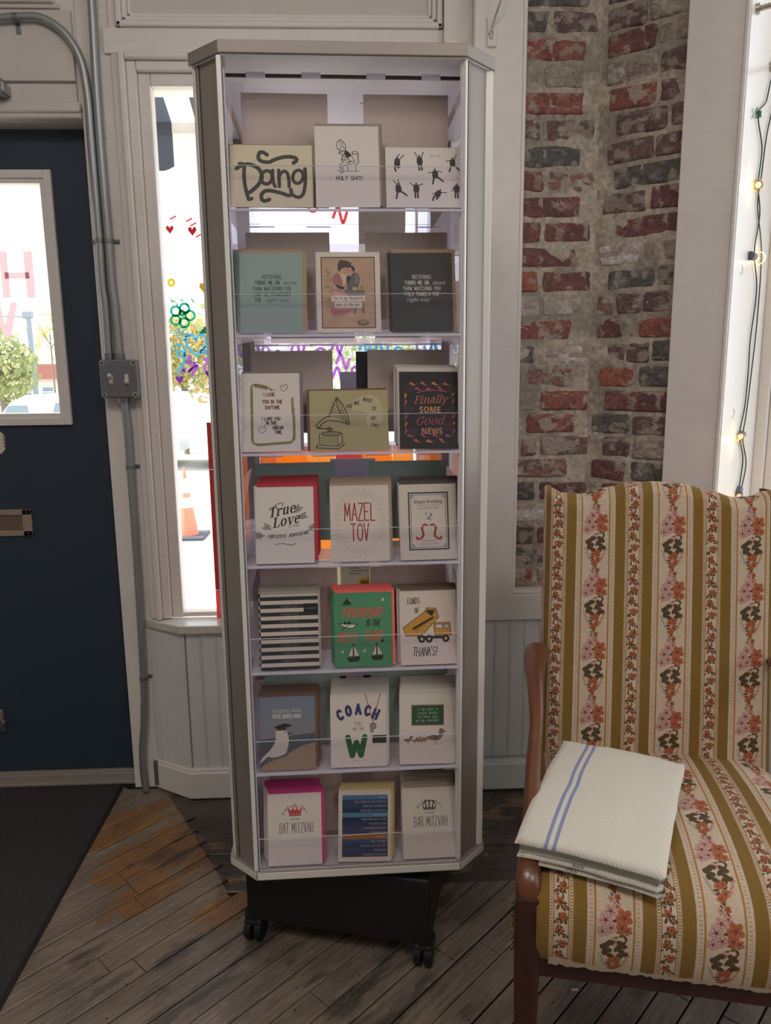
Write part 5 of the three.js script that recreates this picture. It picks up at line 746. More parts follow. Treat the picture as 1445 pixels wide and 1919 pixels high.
// ================================================================ FOLDED TOWELS
const weave = pixels(512, 512, (u, v, x, y) => { const z = (Math.floor(x / 32) % 2 ? x + y : x - y); const k = (((z % 8) + 8) % 8) < 4 ? 0.97 : 0.9; const n = 0.95 + 0.08 * hash2(x, y); return [232 * k * n, 226 * k * n, 212 * k * n]; });
const weaveBump = pixels(256, 256, (u, v, x, y) => { const z = (Math.floor(x / 32) % 2 ? x + y : x - y); return (((z % 8) + 8) % 8) < 4 ? 0.9 : 0.3; }, false);
M.towel = std({ map: weave, bumpMap: weaveBump, bumpScale: 0.0004, roughness: 0.95 });
{
  // corners of the pile's top, from the photograph: a pile 0.208 x 0.325 m turned on the seat
  const TW = 0.212, TL = 0.325, cx = 0.402, cz = -1.115, turn = Math.atan2(0.098, 0.183);
  const striped = canvasTex(768, 1152, (c, w, h) => {
    const im = c.createImageData(w, h), d = im.data; for (let y = 0; y < h; y++) for (let x = 0; x < w; x++) { const z = Math.floor(x / 28) % 2 ? x + y : x - y, k = (((z % 6) + 6) % 6 < 3 ? 0.975 : 0.925) * (0.95 + 0.07 * hash2(x, y)), i = (y * w + x) * 4; d[i] = 234 * k; d[i + 1] = 229 * k; d[i + 2] = 216 * k; d[i + 3] = 255; } c.putImageData(im, 0, 0);
    c.globalAlpha = 0.85; c.fillStyle = '#6f83b0'; c.fillRect(w * 0.205, 0, 20, h); c.fillRect(w * 0.262, 0, 20, h); c.globalAlpha = 0.25; c.fillStyle = '#e8e2d4'; for (let y = 0; y < h; y += 6) c.fillRect(w * 0.2, y, w * 0.1, 2); c.globalAlpha = 1;
  });
  const topMat = std({ map: striped, bumpMap: weaveBump, bumpScale: 0.0004, roughness: 0.95 });
  const ground = (lx, lz) => { // how the pile follows the domed seat below it
    const r = Math.hypot(lx / 0.16, lz / 0.22); return 0.004 - 0.010 * r * r - 0.008 * clamp((lz - 0.08) / 0.08); };
  const layer = (y0, th, w, l, ox, oz, seed) => {
    const g = mergeVertices(new RoundedBoxGeometry(w, th, l, 3, th * 0.48).deleteAttribute('normal'), 1e-6);
    const fine = gridGeo(28, 40, (u, v) => [0, 0, 0]); const N = 26, pos = [], uv = [];
    const shape = gridGeo(36, 44, (u, v) => { // closed lens: upper then lower surface
      const up = v < 0.5, t = up ? v * 2 : (1 - v) * 2, lx = (u - 0.5) * w, lz = (t - 0.5) * l, e = Math.min(1, (0.5 - Math.abs(u - 0.5)) * w / (th * 0.9), (0.5 - Math.abs(t - 0.5)) * l / (th * 0.9)), b = Math.sqrt(Math.max(0, 1 - (1 - e) * (1 - e)));
      const nz = 0.0035 * (fbm(lx * 18 + seed * 7, lz * 18 + seed * 3, 3) - 0.5), wob = 0.004 * (fbm(lz * 22 + seed, seed * 5, 2) - 0.5);
      return [lx + ox + wob, y0 + th / 2 + (up ? 1 : -1) * b * th / 2 + nz + ground(lx, lz), lz + oz + 0.004 * (fbm(lx * 22 + seed * 2, seed, 2) - 0.5), u, 1 - t];
    });
    return shape;
  };
  const words = ['bottom folded cream towel of the pile', 'second folded cream towel from the bottom of the pile', 'middle folded cream towel of the pile', 'cream folded towel just below the striped top one', 'top folded cream towel with two blue stripes'];
  let y = 0.468;
  for (let k = 0; k < 5; k++) {
    const g = thing('folded_towel', words[k] + ' on the armchair', 'towel', 'folded towels on the armchair');
    g.position.set(cx, 0, cz); g.rotation.y = -turn + (k === 4 ? 0 : rr(-0.02, 0.02));
    const n = k === 4 ? 1 : 2, th = k === 4 ? 0.007 : 0.0046;
    for (let i = 0; i < n; i++) { part('fold_layer', layer(y, th + 0.0012, k === 4 ? TW + 0.004 : TW - rr(0.003, 0.012), k === 4 ? TL + 0.008 : TL - rr(0.004, 0.016), rr(-0.004, 0.003), k === 4 ? 0 : rr(-0.004, 0.004), k * 5 + i), k === 4 ? topMat : M.towel, g); y += th; }
    if (k === 2 || k === 1) { const s = part('printed_mark', merge([0, 1, 2, 3, 4, 5].map((i) => new THREE.SphereGeometry(0.0022, 8, 6).scale(1, 0.8, 0.35).translate(-0.036 + (i % 3) * 0.006 + k * 0.008, y - 0.006 + Math.floor(i / 3) * 0.005 - 0.012, TL / 2 - 0.003))), std({ color: '#8b8c8c', roughness: 0.9 }), g); s.userData.kind = 'stuff'; }
  }
}

// ================================================================ MAT, CONDUITS, SWITCH, HOOKS
{
  const ribs = pixels(512, 512, (u, v, x, y) => { const r = Math.abs(((x / 512 * 48) % 1) - 0.5) * 2; const n = hash2(x, y) * 0.45 + 0.25 * hash2(x >> 1, y >> 1); const k = 0.55 + 0.45 * r; const c = lerp3([34, 33, 36], [74, 70, 72], k * 0.5 + n * 0.5); return c; });
  const ribB = pixels(512, 512, (u, v, x, y) => Math.abs(((x / 512 * 48) % 1) - 0.5) * 1.4 + 0.3 * hash2(x, y), false);
  const g = thing('door_mat', 'dark charcoal ribbed carpet mat in front of the blue door', 'mat');
  for (const t of [ribs, ribB]) t.repeat.set(3, 3);
  part('carpet', rb(-1.95, -0.708, 0, 0.008, -2.066, 0.1, 0.003), std({ map: ribs, bumpMap: ribB, bumpScale: 0.003, roughness: 0.98 }), g);
  part('mat_edge', merge([rb(-0.712, -0.7, 0, 0.005, -2.066, 0.1, 0.002), rb(-1.95, -0.7, 0, 0.005, -2.07, -2.064, 0.001)]), std({ color: '#1c1b1c', roughness: 0.8 }), g);
}
const Zc = -2.037, RC = 0.0104;
function strap(parent, x, y, dir) { part('pipe_strap', merge([new THREE.CylinderGeometry(RC + 0.0016, RC + 0.0016, 0.011, 18).translate(x, y, Zc), rb(x + dir * 0.016 - 0.008, x + dir * 0.016 + 0.008, y - 0.0055, y + 0.0055, Zw + 0.006, Zw + 0.0085, 0.0008), new THREE.SphereGeometry(0.003, 8, 6).translate(x + dir * 0.017, y, Zw + 0.009)]), M.galvDark, parent); }
function connector(parent, x, y) { part('connector', merge([cyl(RC + 0.003, RC + 0.003, 0.016, x, y, Zc), cyl(RC + 0.0045, RC + 0.0045, 0.005, x, y + 0.004, Zc, 6), rb(x + 0.009, x + 0.014, y + 0.006, y + 0.012, Zc - 0.003, Zc + 0.003, 0.001)]), M.galvDark, parent); }
{
  const a = thing('conduit', 'grey metal conduit bending off over the blue door above the switch box', 'pipe');
  part('pipe', tube([[-1.3, 2.035, Zc], [-0.9, 2.038, Zc], [-0.80, 2.046, Zc], [-0.742, 2.045, Zc], [-0.692, 2.016, Zc], [-0.657, 1.962, Zc], [-0.645, 1.89, Zc], [-0.6435, 1.75, Zc], [-0.642, 1.534, Zc], [-0.643, 1.42, Zc], [-0.6405, 1.38, Zc], [-0.6415, 1.25, Zc]], RC, 120, 16), M.galv, a);
  strap(a, -0.642, 1.532, -1); connector(a, -0.6415, 1.235);
  part('pipe_strap', merge([new THREE.CylinderGeometry(RC + 0.0016, RC + 0.0016, 0.011, 18).rotateZ(Math.PI / 2).translate(-0.80, 2.045, Zc), rb(-0.806, -0.794, 2.012, 2.036, Zw + 0.013, Zw + 0.016, 0.001)]), M.galvDark, a);
  const b = thing('conduit', 'straight grey metal conduit rising from the switch box to the ceiling', 'pipe');
  part('pipe', tube([[-0.615, 2.6, Zc], [-0.617, 2.09, Zc], [-0.6205, 1.9, Zc], [-0.6215, 1.725, Zc], [-0.6195, 1.534, Zc], [-0.6195, 1.42, Zc], [-0.6165, 1.38, Zc], [-0.6145, 1.25, Zc]], RC, 100, 16), M.galv, b);
  strap(b, -0.6195, 1.532, 1); connector(b, -0.6145, 1.235);
  const c = thing('conduit', 'grey metal conduit running from the switch box down to the floor', 'pipe');
  part('pipe', tube([[-0.610, 1.135, Zc], [-0.606, 1.06, Zc], [-0.606, 0.95, Zc], [-0.607, 0.7, Zc], [-0.611, 0.42, Zc], [-0.614, 0.30, Zc], [-0.621, 0.21, Zc], [-0.631, 0.13, Zc], [-0.633, 0.06, Zc], [-0.63, 0.0, Zc]], RC, 100, 16), M.galv, c);
  strap(c, -0.606, 0.951, 1); strap(c, -0.6125, 0.347, 1); connector(c, -0.610, 1.122);
  part('pipe_stub', cyl(0.0065, 0.0065, 0.075, -0.6, 0.012, Zc - 0.012), M.galvDark, c);
  const s = thing('switch_box', 'grey metal electrical box with two white toggle switches', 'light switch');
  s.position.set(-0.6115, 1.1855, Zw + 0.006);
  part('box', rb(-0.047, 0.047, -0.0475, 0.0475, 0, 0.036, 0.006, 3), M.galv, s);
  const cov = part('cover', rb(-0.0485, 0.0485, -0.049, 0.049, 0.034, 0.045, 0.005, 3), M.boxGrey, s);
  for (const [x, y] of [[-0.04, 0.041], [0.04, 0.041], [-0.04, -0.041], [0.04, -0.041]]) { part('corner_notch', cyl(0.0075, 0.0075, 0.0012, 0, 0, 0, 16).rotateX(Math.PI / 2).translate(x, y, 0.0448), M.galv, cov); part('screw', new THREE.SphereGeometry(0.0034, 10, 8).scale(1, 1, 0.4).translate(x, y, 0.0463), M.screw, cov); }
  for (const x of [-0.0205, 0.0205]) { const t = part('toggle', merge([rb(x - 0.005, x + 0.005, -0.0115, 0.0115, 0.044, 0.0465, 0.0008), new RoundedBoxGeometry(0.0078, 0.010, 0.018, 2, 0.002).rotateX(x < 0 ? -0.5 : 0.5).translate(x, x < 0 ? 0.006 : -0.004, 0.051)]), M.toggle, s); for (const y of [0.029, -0.029]) part('screw', new THREE.SphereGeometry(0.0022, 8, 6).scale(1, 1, 0.4).translate(x, y, 0.0452), M.screw, t); }
}
{ // door closer bracket over the door, paper sign and door stop at the frame's edge
  const g = thing('door_closer', 'grey metal door closer on the header over the door', 'door closer'); part('closer_body', rb(-1.2, -0.84, 1.866, 1.905, Zw + 0.012, Zw + 0.05, 0.004), M.galvDark, g); part('end_cap', rb(-0.846, -0.832, 1.872, 1.894, Zw + 0.012, Zw + 0.056, 0.003), M.galv, g); part('closer_arm', rb(-1.25, -0.86, 1.888, 1.895, Zw + 0.05, Zw + 0.06, 0.002), M.galv, g);
  const s = thing('paper_sign', 'white paper sign with a red dotted edge on the blue door', 'sign'); part('paper', extrude([[-1.12, 0.985], [-0.978, 0.985], [-0.967, 0.997], [-0.966, 1.035], [-0.98, 1.05], [-1.12, 1.05]], 0.001).translate(0, 0, -2.1138), std({ color: '#d8d0c6', roughness: 0.8 }), s); for (let i = 0; i < 4; i++) part('red_dash', bx(-0.9705, -0.968, 1.002 + i * 0.009, 1.007 + i * 0.009, -2.1128, -2.1122), std({ color: '#c04a48' }), s);
  const d = thing('door_stop', 'small bright metal door stop low on the blue door', 'door stop'); part('plate', rb(-1.09, -1.05, 0.16, 0.23, -2.1148, -2.108, 0.003), M.nickel, d); part('foot', extrude([[-1.08, 0.16], [-1.052, 0.18], [-1.04, 0.196], [-1.05, 0.21], [-1.08, 0.215]], 0.012, 0.003).translate(0, 0, -2.108), M.nickel, d);
}
{ // hook plate on the pilaster
  const g = thing('wall_hook', 'white hook plate with a bent metal hook on the pilaster', 'hook'); const z = -1.985;
  part('plate', rb(0.335, 0.357, 1.966, 2.03, z, z + 0.007, 0.002), M.paint, g); part('hook', tube([[0.339, 1.992, z + 0.009], [0.345, 2.006, z + 0.012], [0.353, 2.03, z + 0.02], [0.362, 2.055, z + 0.03], [0.3665, 2.075, z + 0.03], [0.366, 2.09, z + 0.024]], 0.0022, 30, 10), M.nickel, g); part('hook_eye', new THREE.TorusGeometry(0.0075, 0.0014, 8, 20).scale(0.5, 1.3, 1).translate(0.3445, 1.992, z + 0.009), M.nickel, g);
}
// ================================================================ STRING LIGHTS IN THE DEEP WINDOW
const EDGE = V3(0.866, 0, -1.793).add(wd.clone().multiplyScalar(0.004));
const onJamb = (depth, y, off = 0) => EDGE.clone().addScaledVector(wn, -depth).addScaledVector(wd, off).setY(y);
{
  const rod = thing('curtain_bracket', 'round brushed metal rod flange high on the window jamb', 'bracket', 'rod flanges on the window jamb');
  const flange = (g, depth, y, len) => { const p = onJamb(depth, y, 0.004), q = new THREE.Quaternion().setFromUnitVectors(V3(0, 1, 0), wd); const mk = (r0, r1, h, o) => new THREE.CylinderGeometry(r1, r0, h, 28).translate(0, o + h / 2, 0).applyQuaternion(q).translate(p.x, p.y, p.z); part('flange', merge([mk(0.021, 0.021, 0.008, 0), mk(0.012, 0.011, 0.012, 0.008)]), M.nickel, g); part('rod', mk(0.006, 0.006, len, 0.01), M.nickel, g); };
  flange(rod, 0.042, 1.98, 0.9);
  const rod2 = thing('curtain_bracket', 'lower round rod flange the bulb cable hangs from', 'bracket', 'rod flanges on the window jamb'); flange(rod2, 0.21, 1.909, 0.9);
  const hookG = (depth, y, lab) => { const g = thing('cup_hook', lab, 'hook', 'cup hooks on the window jamb'); const P = (a, b, o) => onJamb(depth + a, y + b, o); part('hook', tube([P(-0.02, 0.004, 0.001), P(-0.018, 0.005, 0.010), P(-0.008, 0, 0.014), P(0.0, -0.007, 0.016), P(0.014, -0.003, 0.016), P(0.018, 0.008, 0.016), P(0.006, 0.014, 0.016)], 0.0014, 30, 8), M.nickel, g); };
  hookG(0.071, 1.424, 'small open cup hook on the jamb below the second bulb'); hookG(0.092, 1.081, 'small open cup hook on the jamb just above the lowest clear bulb'); hookG(0.06, 1.767, 'small open cup hook on the jamb beside the green clip');
  const g = thing('string_lights', 'string of small clear round bulbs on dark green cable down the window jamb', 'string lights');
  const cable = std({ color: '#2b4a41', roughness: 0.5 }), sock = std({ color: '#5b6066', roughness: 0.5 });
  part('cable', tube([[0.285, 1.95], [0.211, 1.88], [0.179, 1.825], [0.11, 1.779], [0.173, 1.716], [0.162, 1.635], [0.202, 1.573], [0.176, 1.482], [0.23, 1.397], [0.205, 1.263], [0.209, 1.182], [0.201, 1.1], [0.168, 1.027], [0.224, 0.959], [0.206, 0.868], [0.21, 0.8]].map(([d, y]) => onJamb(d, y, 0.02)), 0.0017, 160, 8), cable, g);
  part('cable', tube([[0.3, 1.9], [0.239, 1.809], [0.208, 1.748], [0.188, 1.658], [0.171, 1.594], [0.25, 1.49], [0.264, 1.319], [0.245, 1.182], [0.222, 1.072], [0.204, 1.02], [0.266, 0.94], [0.23, 0.864], [0.22, 0.8]].map(([d, y]) => onJamb(d, y, 0.02)), 0.0017, 160, 8), cable, g);
  const bulbGlass = phys({ color: '#fff8ec', roughness: 0, transmission: 1, thickness: 0, ior: 1.3 }), fil = std({ color: '#ffd9a0', emissive: new THREE.Color().setRGB(1, 0.62, 0.25), emissiveIntensity: 5 });
  for (const [d0, y0, d1, y1] of [[0.158, 1.633, 0.1, 1.618], [0.15, 1.466, 0.22, 1.466], [0.176, 1.024, 0.1, 1.015], [0.20, 0.872, 0.17, 0.855]]) {
    const a = onJamb(d0, y0, 0.022), b = onJamb(d1, y1, 0.03), dir = b.clone().sub(a).normalize(), q = new THREE.Quaternion().setFromUnitVectors(V3(0, 1, 0), dir), put = (geo) => geo.applyQuaternion(q).translate(a.x, a.y, a.z);
    const u = new THREE.Group(); u.name = 'light_bulb'; g.add(u);
    part('socket', put(new THREE.CylinderGeometry(0.0095, 0.0105, 0.026, 18).translate(0, -0.002, 0)), sock, u); part('screw_base', put(new THREE.CylinderGeometry(0.0075, 0.0075, 0.008, 16).translate(0, 0.014, 0)), M.nickel, u);
    part('bulb_glass', put(new THREE.LatheGeometry([[0.006, 0.018], [0.009, 0.024], [0.0145, 0.034], [0.0165, 0.044], [0.0135, 0.055], [0.006, 0.061], [0.0001, 0.062]].map((p) => new THREE.Vector2(...p)), 20)), bulbGlass, u);
    part('filament', put(merge([cyl(0.001, 0.001, 0.018, 0, 0.034, 0, 8), cyl(0.0014, 0.0014, 0.012, 0, 0.019, 0, 8)])), fil, u);
    const l = new THREE.PointLight(new THREE.Color().setRGB(1, 0.66, 0.32), 0.006, 0, 2); l.position.copy(a).addScaledVector(dir, 0.066); l.castShadow = true; l.shadow.radius = 0.4; u.add(l);
  }
  const clip = thing('binder_clip', 'small green spring clip pinching the bulb cable', 'clip'); const p = onJamb(0.11, 1.779, 0.02); part('clip_jaw', new RoundedBoxGeometry(0.014, 0.014, 0.01, 2, 0.002).rotateY(-PHI).translate(p.x, p.y, p.z), std({ color: '#2f6b4e', roughness: 0.4 }), clip); part('clip_wire', tube([onJamb(0.106, 1.784, 0.02), onJamb(0.086, 1.788, 0.022), onJamb(0.076, 1.778, 0.022), onJamb(0.086, 1.769, 0.022), onJamb(0.106, 1.774, 0.02)], 0.0012, 24, 8), std({ color: '#4f8a6c', metalness: 0.6, roughness: 0.35 }), clip);
}
// ================================================================ WINDOW: DOODLES AND THE CARDBOARD SCREEN ON THE SILL
{
  const Zp = -2.0795, pen = {};
  const ink = (hex) => pen[hex] ??= phys({ color: hex, roughness: 0.9, transmission: 0.55, thickness: 0 });
  const dood = (name, hex, pts, w = 0.0035, closed = false) => { const cv = new THREE.CatmullRomCurve3(pts.map(([x, y]) => V3(x, y, 0)), closed); w *= 1.35; const N = Math.max(10, pts.length * 8); const g = gridGeo(1, N, (u, v) => { const p = cv.getPoint(v), t = cv.getTangent(v); return [p.x - t.y * (u - 0.5) * w, p.y + t.x * (u - 0.5) * w, Zp]; }); part(name, g, ink(hex), win); };
  const blob = (name, hex, pts) => part(name, extrude(pts, 0.0006).translate(0, 0, Zp), ink(hex), win);
  // pixel -> glass, measured on the photograph
  const gx = (px, py) => (px - 722) / 1408, G = (px, py) => { const w = [-0.4915 + (px - (285 + (py - 168) * 0.0608)) * 0.001492, 1.9 - (py - 168) * 0.001385 + 0.00000 * px]; return w; };
  const heart = (px, py, s, name, hex, fill) => { const h = [[0, -1], [0.95, 0.2], [0.75, 0.85], [0.25, 0.8], [0, 0.35], [-0.25, 0.8], [-0.75, 0.85], [-0.95, 0.2]].map(([a, b]) => { const q = G(px, py); return [q[0] + a * s, q[1] + b * s]; }); if (fill) blob(name, hex, h); else dood(name, hex, h, 0.005, true); };
  heart(312, 409, 0.011, 'painted_heart', '#e2565a', true); heart(351, 412, 0.012, 'painted_heart', '#e0484c', true); heart(374, 516, 0.016, 'painted_heart', '#e6cf22', true); heart(359, 620, 0.028, 'painted_heart', '#62c4ec', false); heart(330, 687, 0.011, 'painted_heart', '#b866dc', true);
  for (const [x, y] of [[317, 388], [345, 392], [352, 400], [362, 420]]) dood('painted_star', '#d8464a', [G(x - 5, y + 3), G(x, y), G(x + 6, y - 3)], 0.003);
  const ringAt = (px, py, r, name, hex, w) => dood(name, hex, Array.from({ length: 8 }, (_, i) => { const q = G(px, py), a = i / 8 * Math.PI * 2; return [q[0] + Math.cos(a) * r, q[1] + Math.sin(a) * r]; }), w, true);
  ringAt(315, 505, 0.0075, 'painted_ring', '#e6cf22', 0.005); ringAt(319, 628, 0.006, 'painted_ring', '#5c9fc0', 0.002); for (const [x, y] of [[377, 628], [370, 634], [379, 637]]) ringAt(x, y, 0.0045, 'painted_ring', '#4fb2e6', 0.003);
  for (let i = 0; i < 5; i++) { const a = i / 5 * 6.28; ringAt(334 + Math.cos(a) * 14, 566 + Math.sin(a) * 14, 0.012, 'painted_petal', '#22b58e', 0.0045); } ringAt(334, 561, 0.006, 'painted_ring', '#1f9c86', 0.004); for (let i = 0; i < 5; i++) dood('painted_dash', '#22a088', [G(314 + i * 9, 535 + (i % 2) * 8), G(318 + i * 9, 541 + (i % 2) * 8)], 0.0025);
  blob('painted_triangle', '#16b48c', [G(364, 600), G(381, 600), G(375, 586)]); for (let i = 0; i < 5; i++) dood('painted_hatching', '#6cc0d8', [G(313 + i * 4, 596 + i * 4), G(342 + i * 2, 586 + i * 6)], 0.002);
  dood('painted_swirl', '#62c4ec', [G(322, 620), G(334, 622), G(340, 640), G(328, 642), G(326, 634), G(338, 636), G(336, 658), G(327, 672), G(328, 676)], 0.0045); dood('painted_bolt', '#b866dc', [G(350, 640), G(344, 655), G(358, 656), G(346, 672), G(362, 660), G(352, 680)], 0.005); dood('painted_scroll', '#c06fe0', [G(372, 648), G(382, 650), G(374, 664), G(380, 676), G(386, 686), G(378, 672)], 0.005); dood('painted_star', '#b060d8', [G(334, 666), G(341, 672)], 0.004); dood('painted_star', '#b060d8', [G(341, 665), G(334, 673)], 0.004);
  // further marks seen through the display
  const B = [['#b866dc', -0.24, 1.255], ['#c06fe0', -0.2, 1.24], ['#b866dc', -0.15, 1.262], ['#c06fe0', -0.09, 1.25], ['#b866dc', -0.045, 1.262], ['#c87ae6', -0.03, 1.225], ['#b866dc', 0.005, 1.20], ['#62c4ec', 0.03, 1.26], ['#4fb2e6', 0.075, 1.255], ['#4fb2e6', 0.12, 1.25], ['#e0484c', -0.04, 1.63], ['#e0484c', -0.03, 1.60], ['#e2565a', -0.1, 1.62], ['#22b58e', 0.02, 1.42], ['#e6cf22', -0.06, 1.5], ['#22b58e', -0.03, 1.37], ['#b866dc', -0.01, 1.175], ['#c06fe0', -0.04, 1.19]];
  B.forEach(([hex, x, y], i) => { const s = 0.011 + 0.004 * (i % 3); if (i % 3 === 0) ringAtXY(x, y, s, hex); else dood('painted_squiggle', hex, [[x - s, y - s * 0.4], [x - s * 0.3, y + s], [x + s * 0.4, y - s], [x + s, y + s * 0.5]], 0.006); });
  function ringAtXY(x, y, r, hex) { dood('painted_ring', hex, Array.from({ length: 8 }, (_, i) => [x + Math.cos(i / 8 * 6.283) * r, y + Math.sin(i / 8 * 6.283) * r]), 0.005, true); }
  const s = thing('cardboard_screen', 'red and orange painted cardboard screen standing on the window sill', 'screen');
  const red = phys({ color: '#cf4840', roughness: 0.8, transmission: 0.25, thickness: 0 }), red2 = phys({ color: '#f07c72', roughness: 0.8, transmission: 0.5, thickness: 0 }), orange = phys({ color: '#ffb62e', roughness: 0.8, transmission: 0.7, thickness: 0 }), peach = phys({ color: '#ffc878', roughness: 0.8, transmission: 0.7, thickness: 0 }), cream = phys({ color: '#e9e4c8', roughness: 0.8, transmission: 0.5, thickness: 0 });
  const z0 = -2.052, z1 = -2.046, P = (x0, x1, y0, y1, m) => part('screen_panel', rb(x0 + 0.0007, x1 - 0.0007, y0 + 0.0007, y1 - 0.0007, z0, z1, 0.001), m, s);
  P(-0.40, -0.372, 0.5185, 0.60, red2); P(-0.40, -0.372, 0.60, 0.94, red); P(-0.40, -0.372, 0.94, 1.068, red); P(-0.372, -0.215, 0.5185, 1.02, red2); P(-0.215, -0.13, 0.68, 1.0, orange); P(-0.13, -0.055, 0.68, 1.0, peach); P(-0.055, 0.017, 0.68, 1.02, red2); P(0.017, 0.10, 0.68, 1.0, orange); P(0.10, 0.158, 0.68, 1.0, peach); P(-0.215, 0.158, 0.5185, 0.68, cream);
  part('grey_slip', rb(-0.375, -0.368, 0.53, 1.078, z0 - 0.006, z0 - 0.002, 0.001), std({ color: '#5c6490', roughness: 0.7 }), s);
}

// ================================================================ OUTSIDE: AWNING, STREET, TREES, CARS
struct('pavement', merge([bx(-40, 40, -0.9, -0.6, -27, BACK), bx(-2.62, 2.7, -0.6, -0.16, BACK - 0.05, 3.4)]), std({ color: '#c9c4ba', roughness: 0.9 }), 'pale sunlit pavement and street outside the windows', 'pavement');
struct('street', bx(-60, 60, -3.1, -2.8, -70, -26.5), std({ color: '#a9a59d', roughness: 0.9 }), 'lower ground beyond the street', 'ground');
{
  const g = thing('awning', 'black and white striped awning with scalloped valance over the window', 'awning');
  const blackC = phys({ color: '#4d5560', roughness: 0.9, transmission: 0.2, thickness: 0 }), whiteC = phys({ color: '#efece6', roughness: 0.9, transmission: 0.3, thickness: 0 });
  for (let k = -9; k < 12; k++) {
    const x0 = -0.70 + k * 0.095, x1 = x0 + 0.095, m = k % 2 === 0 ? whiteC : blackC;
    part('canopy_stripe', gridGeo(1, 1, (u, v) => [mix(x0, x1, u) + (v) * 0, mix(2.62, 2.165, v), mix(-2.24, -3.22, v)]), m, g);
    part('valance_stripe', gridGeo(8, 1, (u, v) => { const x = mix(x0, x1, u), yb = 2.004 + 0.016 * Math.cos((x + 0.655) / 0.19 * Math.PI * 2); return [x, v < 0.5 ? 2.128 : yb, -3.222]; }), m, g);
    part('hem_stripe', bx(x0, x1, 2.127, 2.166, -3.235, -3.215), m, g);
  }
  part('front_bar', cyl(0.012, 0.012, 2, 0, -1, 0, 12).rotateZ(Math.PI / 2).translate(-0.6, 2.147, -3.25), M.galv, g);
}
{
  const g = thing('traffic_cone', 'orange traffic cone with white bands out on the pavement', 'traffic cone'); g.position.set(-1.88, -0.6, -8.25);
  const o = std({ color: '#f08468', roughness: 0.6 }), w = std({ color: '#f4f2ee', roughness: 0.5 }), r = (y) => 0.125 - y * 0.125 / 0.82;
  part('cone_foot', rb(-0.21, 0.21, 0, 0.035, -0.21, 0.21, 0.01), std({ color: '#4a4f58', roughness: 0.7 }), g);
  for (const [y0, y1, m] of [[0.035, 0.34, o], [0.34, 0.45, w], [0.45, 0.5, o], [0.5, 0.66, w], [0.66, 0.79, o]]) part(m === o ? 'cone_body' : 'reflective_band', cyl(r(y0), r(y1), y1 - y0, 0, y0, 0, 24), m, g);
}
function tree(name, label, x, z, cy, rx, ry, n, cols, trunkR) {
  const g = thing(name, label, 'tree', 'trees across the street'); g.position.set(x, -0.6, z);
  cols.forEach((col, k) => {
    const pos = [], idx = [], num = Math.round(n / cols.length);
    for (let i = 0; i < num; i++) {
      const a = rr(0, 6.283), b = Math.acos(rr(-1, 1)), q = Math.cbrt(rnd()) * (0.8 + 0.2 * Math.sin(a * 3)), c = [Math.sin(b) * Math.cos(a) * q * rx, cy + 0.6 + Math.cos(b) * q * ry, Math.sin(b) * Math.sin(a) * q * rx], s = rr(0.05, 0.11);
      const u = new THREE.Vector3(rr(-1, 1), rr(-1, 1), rr(-1, 1)).normalize().multiplyScalar(s), v = new THREE.Vector3(rr(-1, 1), rr(-1, 1), rr(-1, 1)).normalize().multiplyScalar(s * 0.7), base = pos.length / 3;
      for (const [e, f] of [[-1, 0], [0, -1], [1, 0], [0, 1]]) pos.push(c[0] + u.x * e + v.x * f, c[1] + u.y * e + v.y * f, c[2] + u.z * e + v.z * f); idx.push(base, base + 1, base + 2, base, base + 2, base + 3);
    }
    const geo = new THREE.BufferGeometry(); geo.setAttribute('position', new THREE.Float32BufferAttribute(pos, 3)); geo.setIndex(idx); geo.computeVertexNormals();
    const m = part('foliage', geo, phys({ color: col, roughness: 0.9, transmission: 0.4, thickness: 0 }), g); m.userData.kind = 'stuff';
  });
  part('trunk', merge([cyl(trunkR, trunkR * 0.6, cy + 0.6, 0, 0, 0, 12), cyl(trunkR * 0.5, trunkR * 0.2, ry, 0, 0, 0, 8).rotateZ(0.5).translate(0, cy + 0.3, 0), cyl(trunkR * 0.5, trunkR * 0.2, ry, 0, 0, 0, 8).rotateZ(-0.6).translate(0, cy + 0.2, 0)]), std({ color: '#7d7468', roughness: 0.95 }), g);
}
tree('street_tree', 'yellow-green tree across the street behind the window doodles', -3.75, -17, 1.62, 1.5, 1.15, 2600, ['#9aa671', '#b9b878', '#c9a862'], 0.1);
tree('street_tree', 'green tree standing behind the white van', -7.7, -17, 1.3, 1.0, 1.0, 1500, ['#93a06a', '#b0b27a'], 0.09);
tree('street_tree', 'sparse yellowing tree top beside the street lamp', -7.93, -20.5, 2.24, 0.6, 0.9, 130, ['#a8b070', '#c0b070'], 0.03);
tree('street_tree', 'broad green tree far behind the card display', 0.6, -21, 1.8, 2.6, 1.6, 2600, ['#9cab7c', '#b4b884'], 0.14);
{
  const g = thing('street_lamp', 'grey street lamp post with a short arm behind the door glass', 'street lamp'); const m = std({ color: '#8f9aa4', roughness: 0.6 }); g.position.set(-7.66, -0.6, -18.6);
  part('post', cyl(0.09, 0.06, 3.17, 0, 0, 0, 14), m, g); part('arm', tube([[0, 3.08, 0], [-0.25, 3.14, 0], [-0.62, 3.14, 0]], 0.022, 20, 8), m, g); part('cap', rb(-0.12, 0.1, 3.1, 3.26, -0.09, 0.09, 0.03), m, g);
}
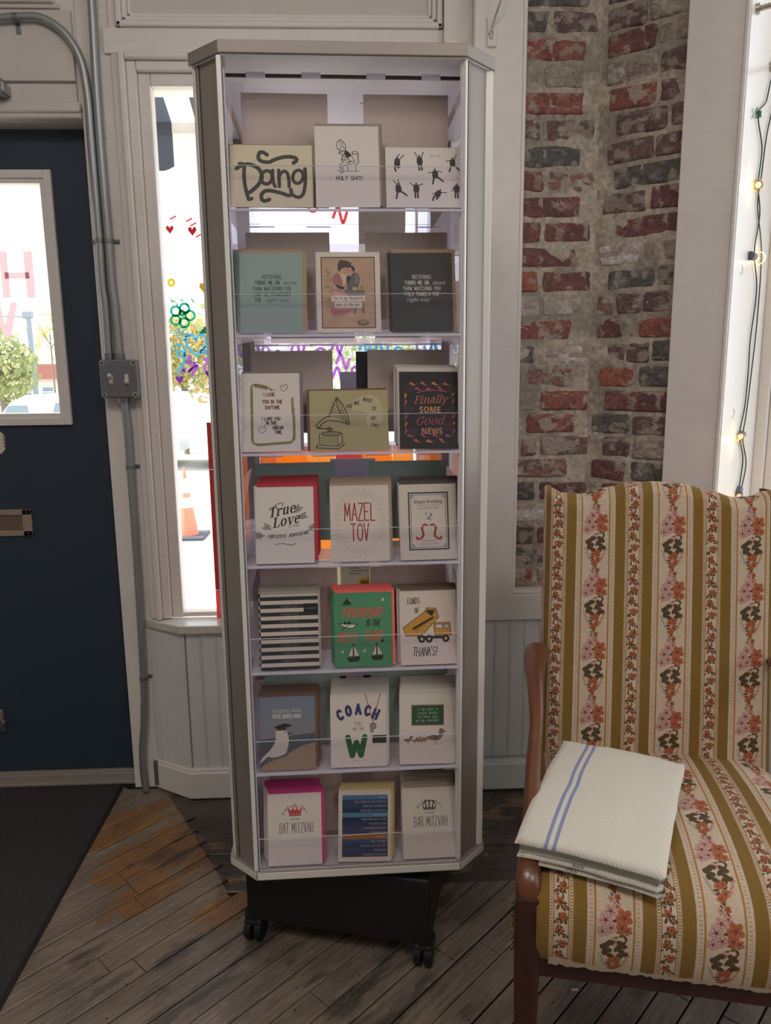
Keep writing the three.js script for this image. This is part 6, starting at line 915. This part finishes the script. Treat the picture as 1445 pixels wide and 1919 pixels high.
function car(name, label, x0, len, z, profile, body, dir) {
  const g = thing(name, label, 'car', 'vehicles parked across the street'); g.position.set(x0, -0.6, z); g.scale.x = dir;
  part('body', extrude(profile.map(([a, b]) => [a * len, b]), 1.7, 0.05).translate(0, 0, -0.85), body, g);
  const gl = std({ color: '#7f8f98', roughness: 0.15 }), tyre = std({ color: '#3a3c40', roughness: 0.8 });
  const side = (a, b, y0, y1, s) => part('side_window', extrude([[a * len, y0], [b * len, y0], [(b - 0.01) * len, y1], [(a + s) * len, y1]], 0.02, 0.004).translate(0, 0, 0.9), gl, g);
  return { g, side, wheels: () => { for (const a of [0.2, 0.8]) { part('wheel', new THREE.CylinderGeometry(0.3, 0.3, 1.78, 22).rotateX(Math.PI / 2).translate(a * len, 0.3, 0), tyre, g); } } };
}
{
  const white = std({ color: '#eef0f0', roughness: 0.3 }), vanP = [[0, 0.3], [0, 0.72], [0.1, 0.85], [0.2, 1.28], [0.28, 1.42], [0.98, 1.42], [1, 1.2], [1, 0.3]], carP = [[0, 0.3], [0, 0.75], [0.22, 0.88], [0.36, 1.28], [0.72, 1.3], [0.86, 0.98], [1, 0.9], [1, 0.3]];
  const v = car('van', 'white van parked across the street behind the door glass', -7.05, 3.7, -15, vanP, white, 1); v.side(0.14, 0.30, 0.92, 1.24, 0.06); v.side(0.40, 0.72, 0.98, 1.28, 0.03); v.side(0.74, 0.97, 0.98, 1.28, 0.01); v.wheels();
  const b = car('car', 'white car parked behind the window and the card display', -3.1, 4.0, -15, carP, white, 1); b.side(0.34, 0.55, 0.92, 1.22, 0.05); b.side(0.57, 0.74, 0.92, 1.22, 0.0); b.wheels();
}
{
  const g = thing('building', 'low pale house with red roof band and small windows beyond the street', 'building'); g.position.set(0, -2.8, -40);
  part('wall', bx(-19, -10.5, 0, 3.75, -6, 0), std({ color: '#d9d2c4', roughness: 0.9 }), g); part('roof', bx(-19.2, -10.3, 3.75, 4.5, -6.2, 0.3), std({ color: '#a86f62', roughness: 0.9 }), g);
  for (let i = 0; i < 7; i++) { const x = -18.4 + i * 1.12; part('window', bx(x, x + 0.7, 2.3, 3.4, -0.02, 0.05), std({ color: '#f0eee8' }), g); const p = part('window_pane', bx(x + 0.08, x + 0.62, 2.38, 3.32, 0.04, 0.07), std({ color: '#7d8c98', roughness: 0.2 }), g); for (let k = 0; k < 3; k++) part('blind_slat', bx(x + 0.08, x + 0.62, 2.55 + k * 0.25, 2.62 + k * 0.25, 0.07, 0.09), std({ color: '#c9cdd0' }), p); }
}

scene.traverse((o) => { if (o.isMesh) { o.castShadow = true; o.receiveShadow = true; } });
renderer.render(scene, camera);
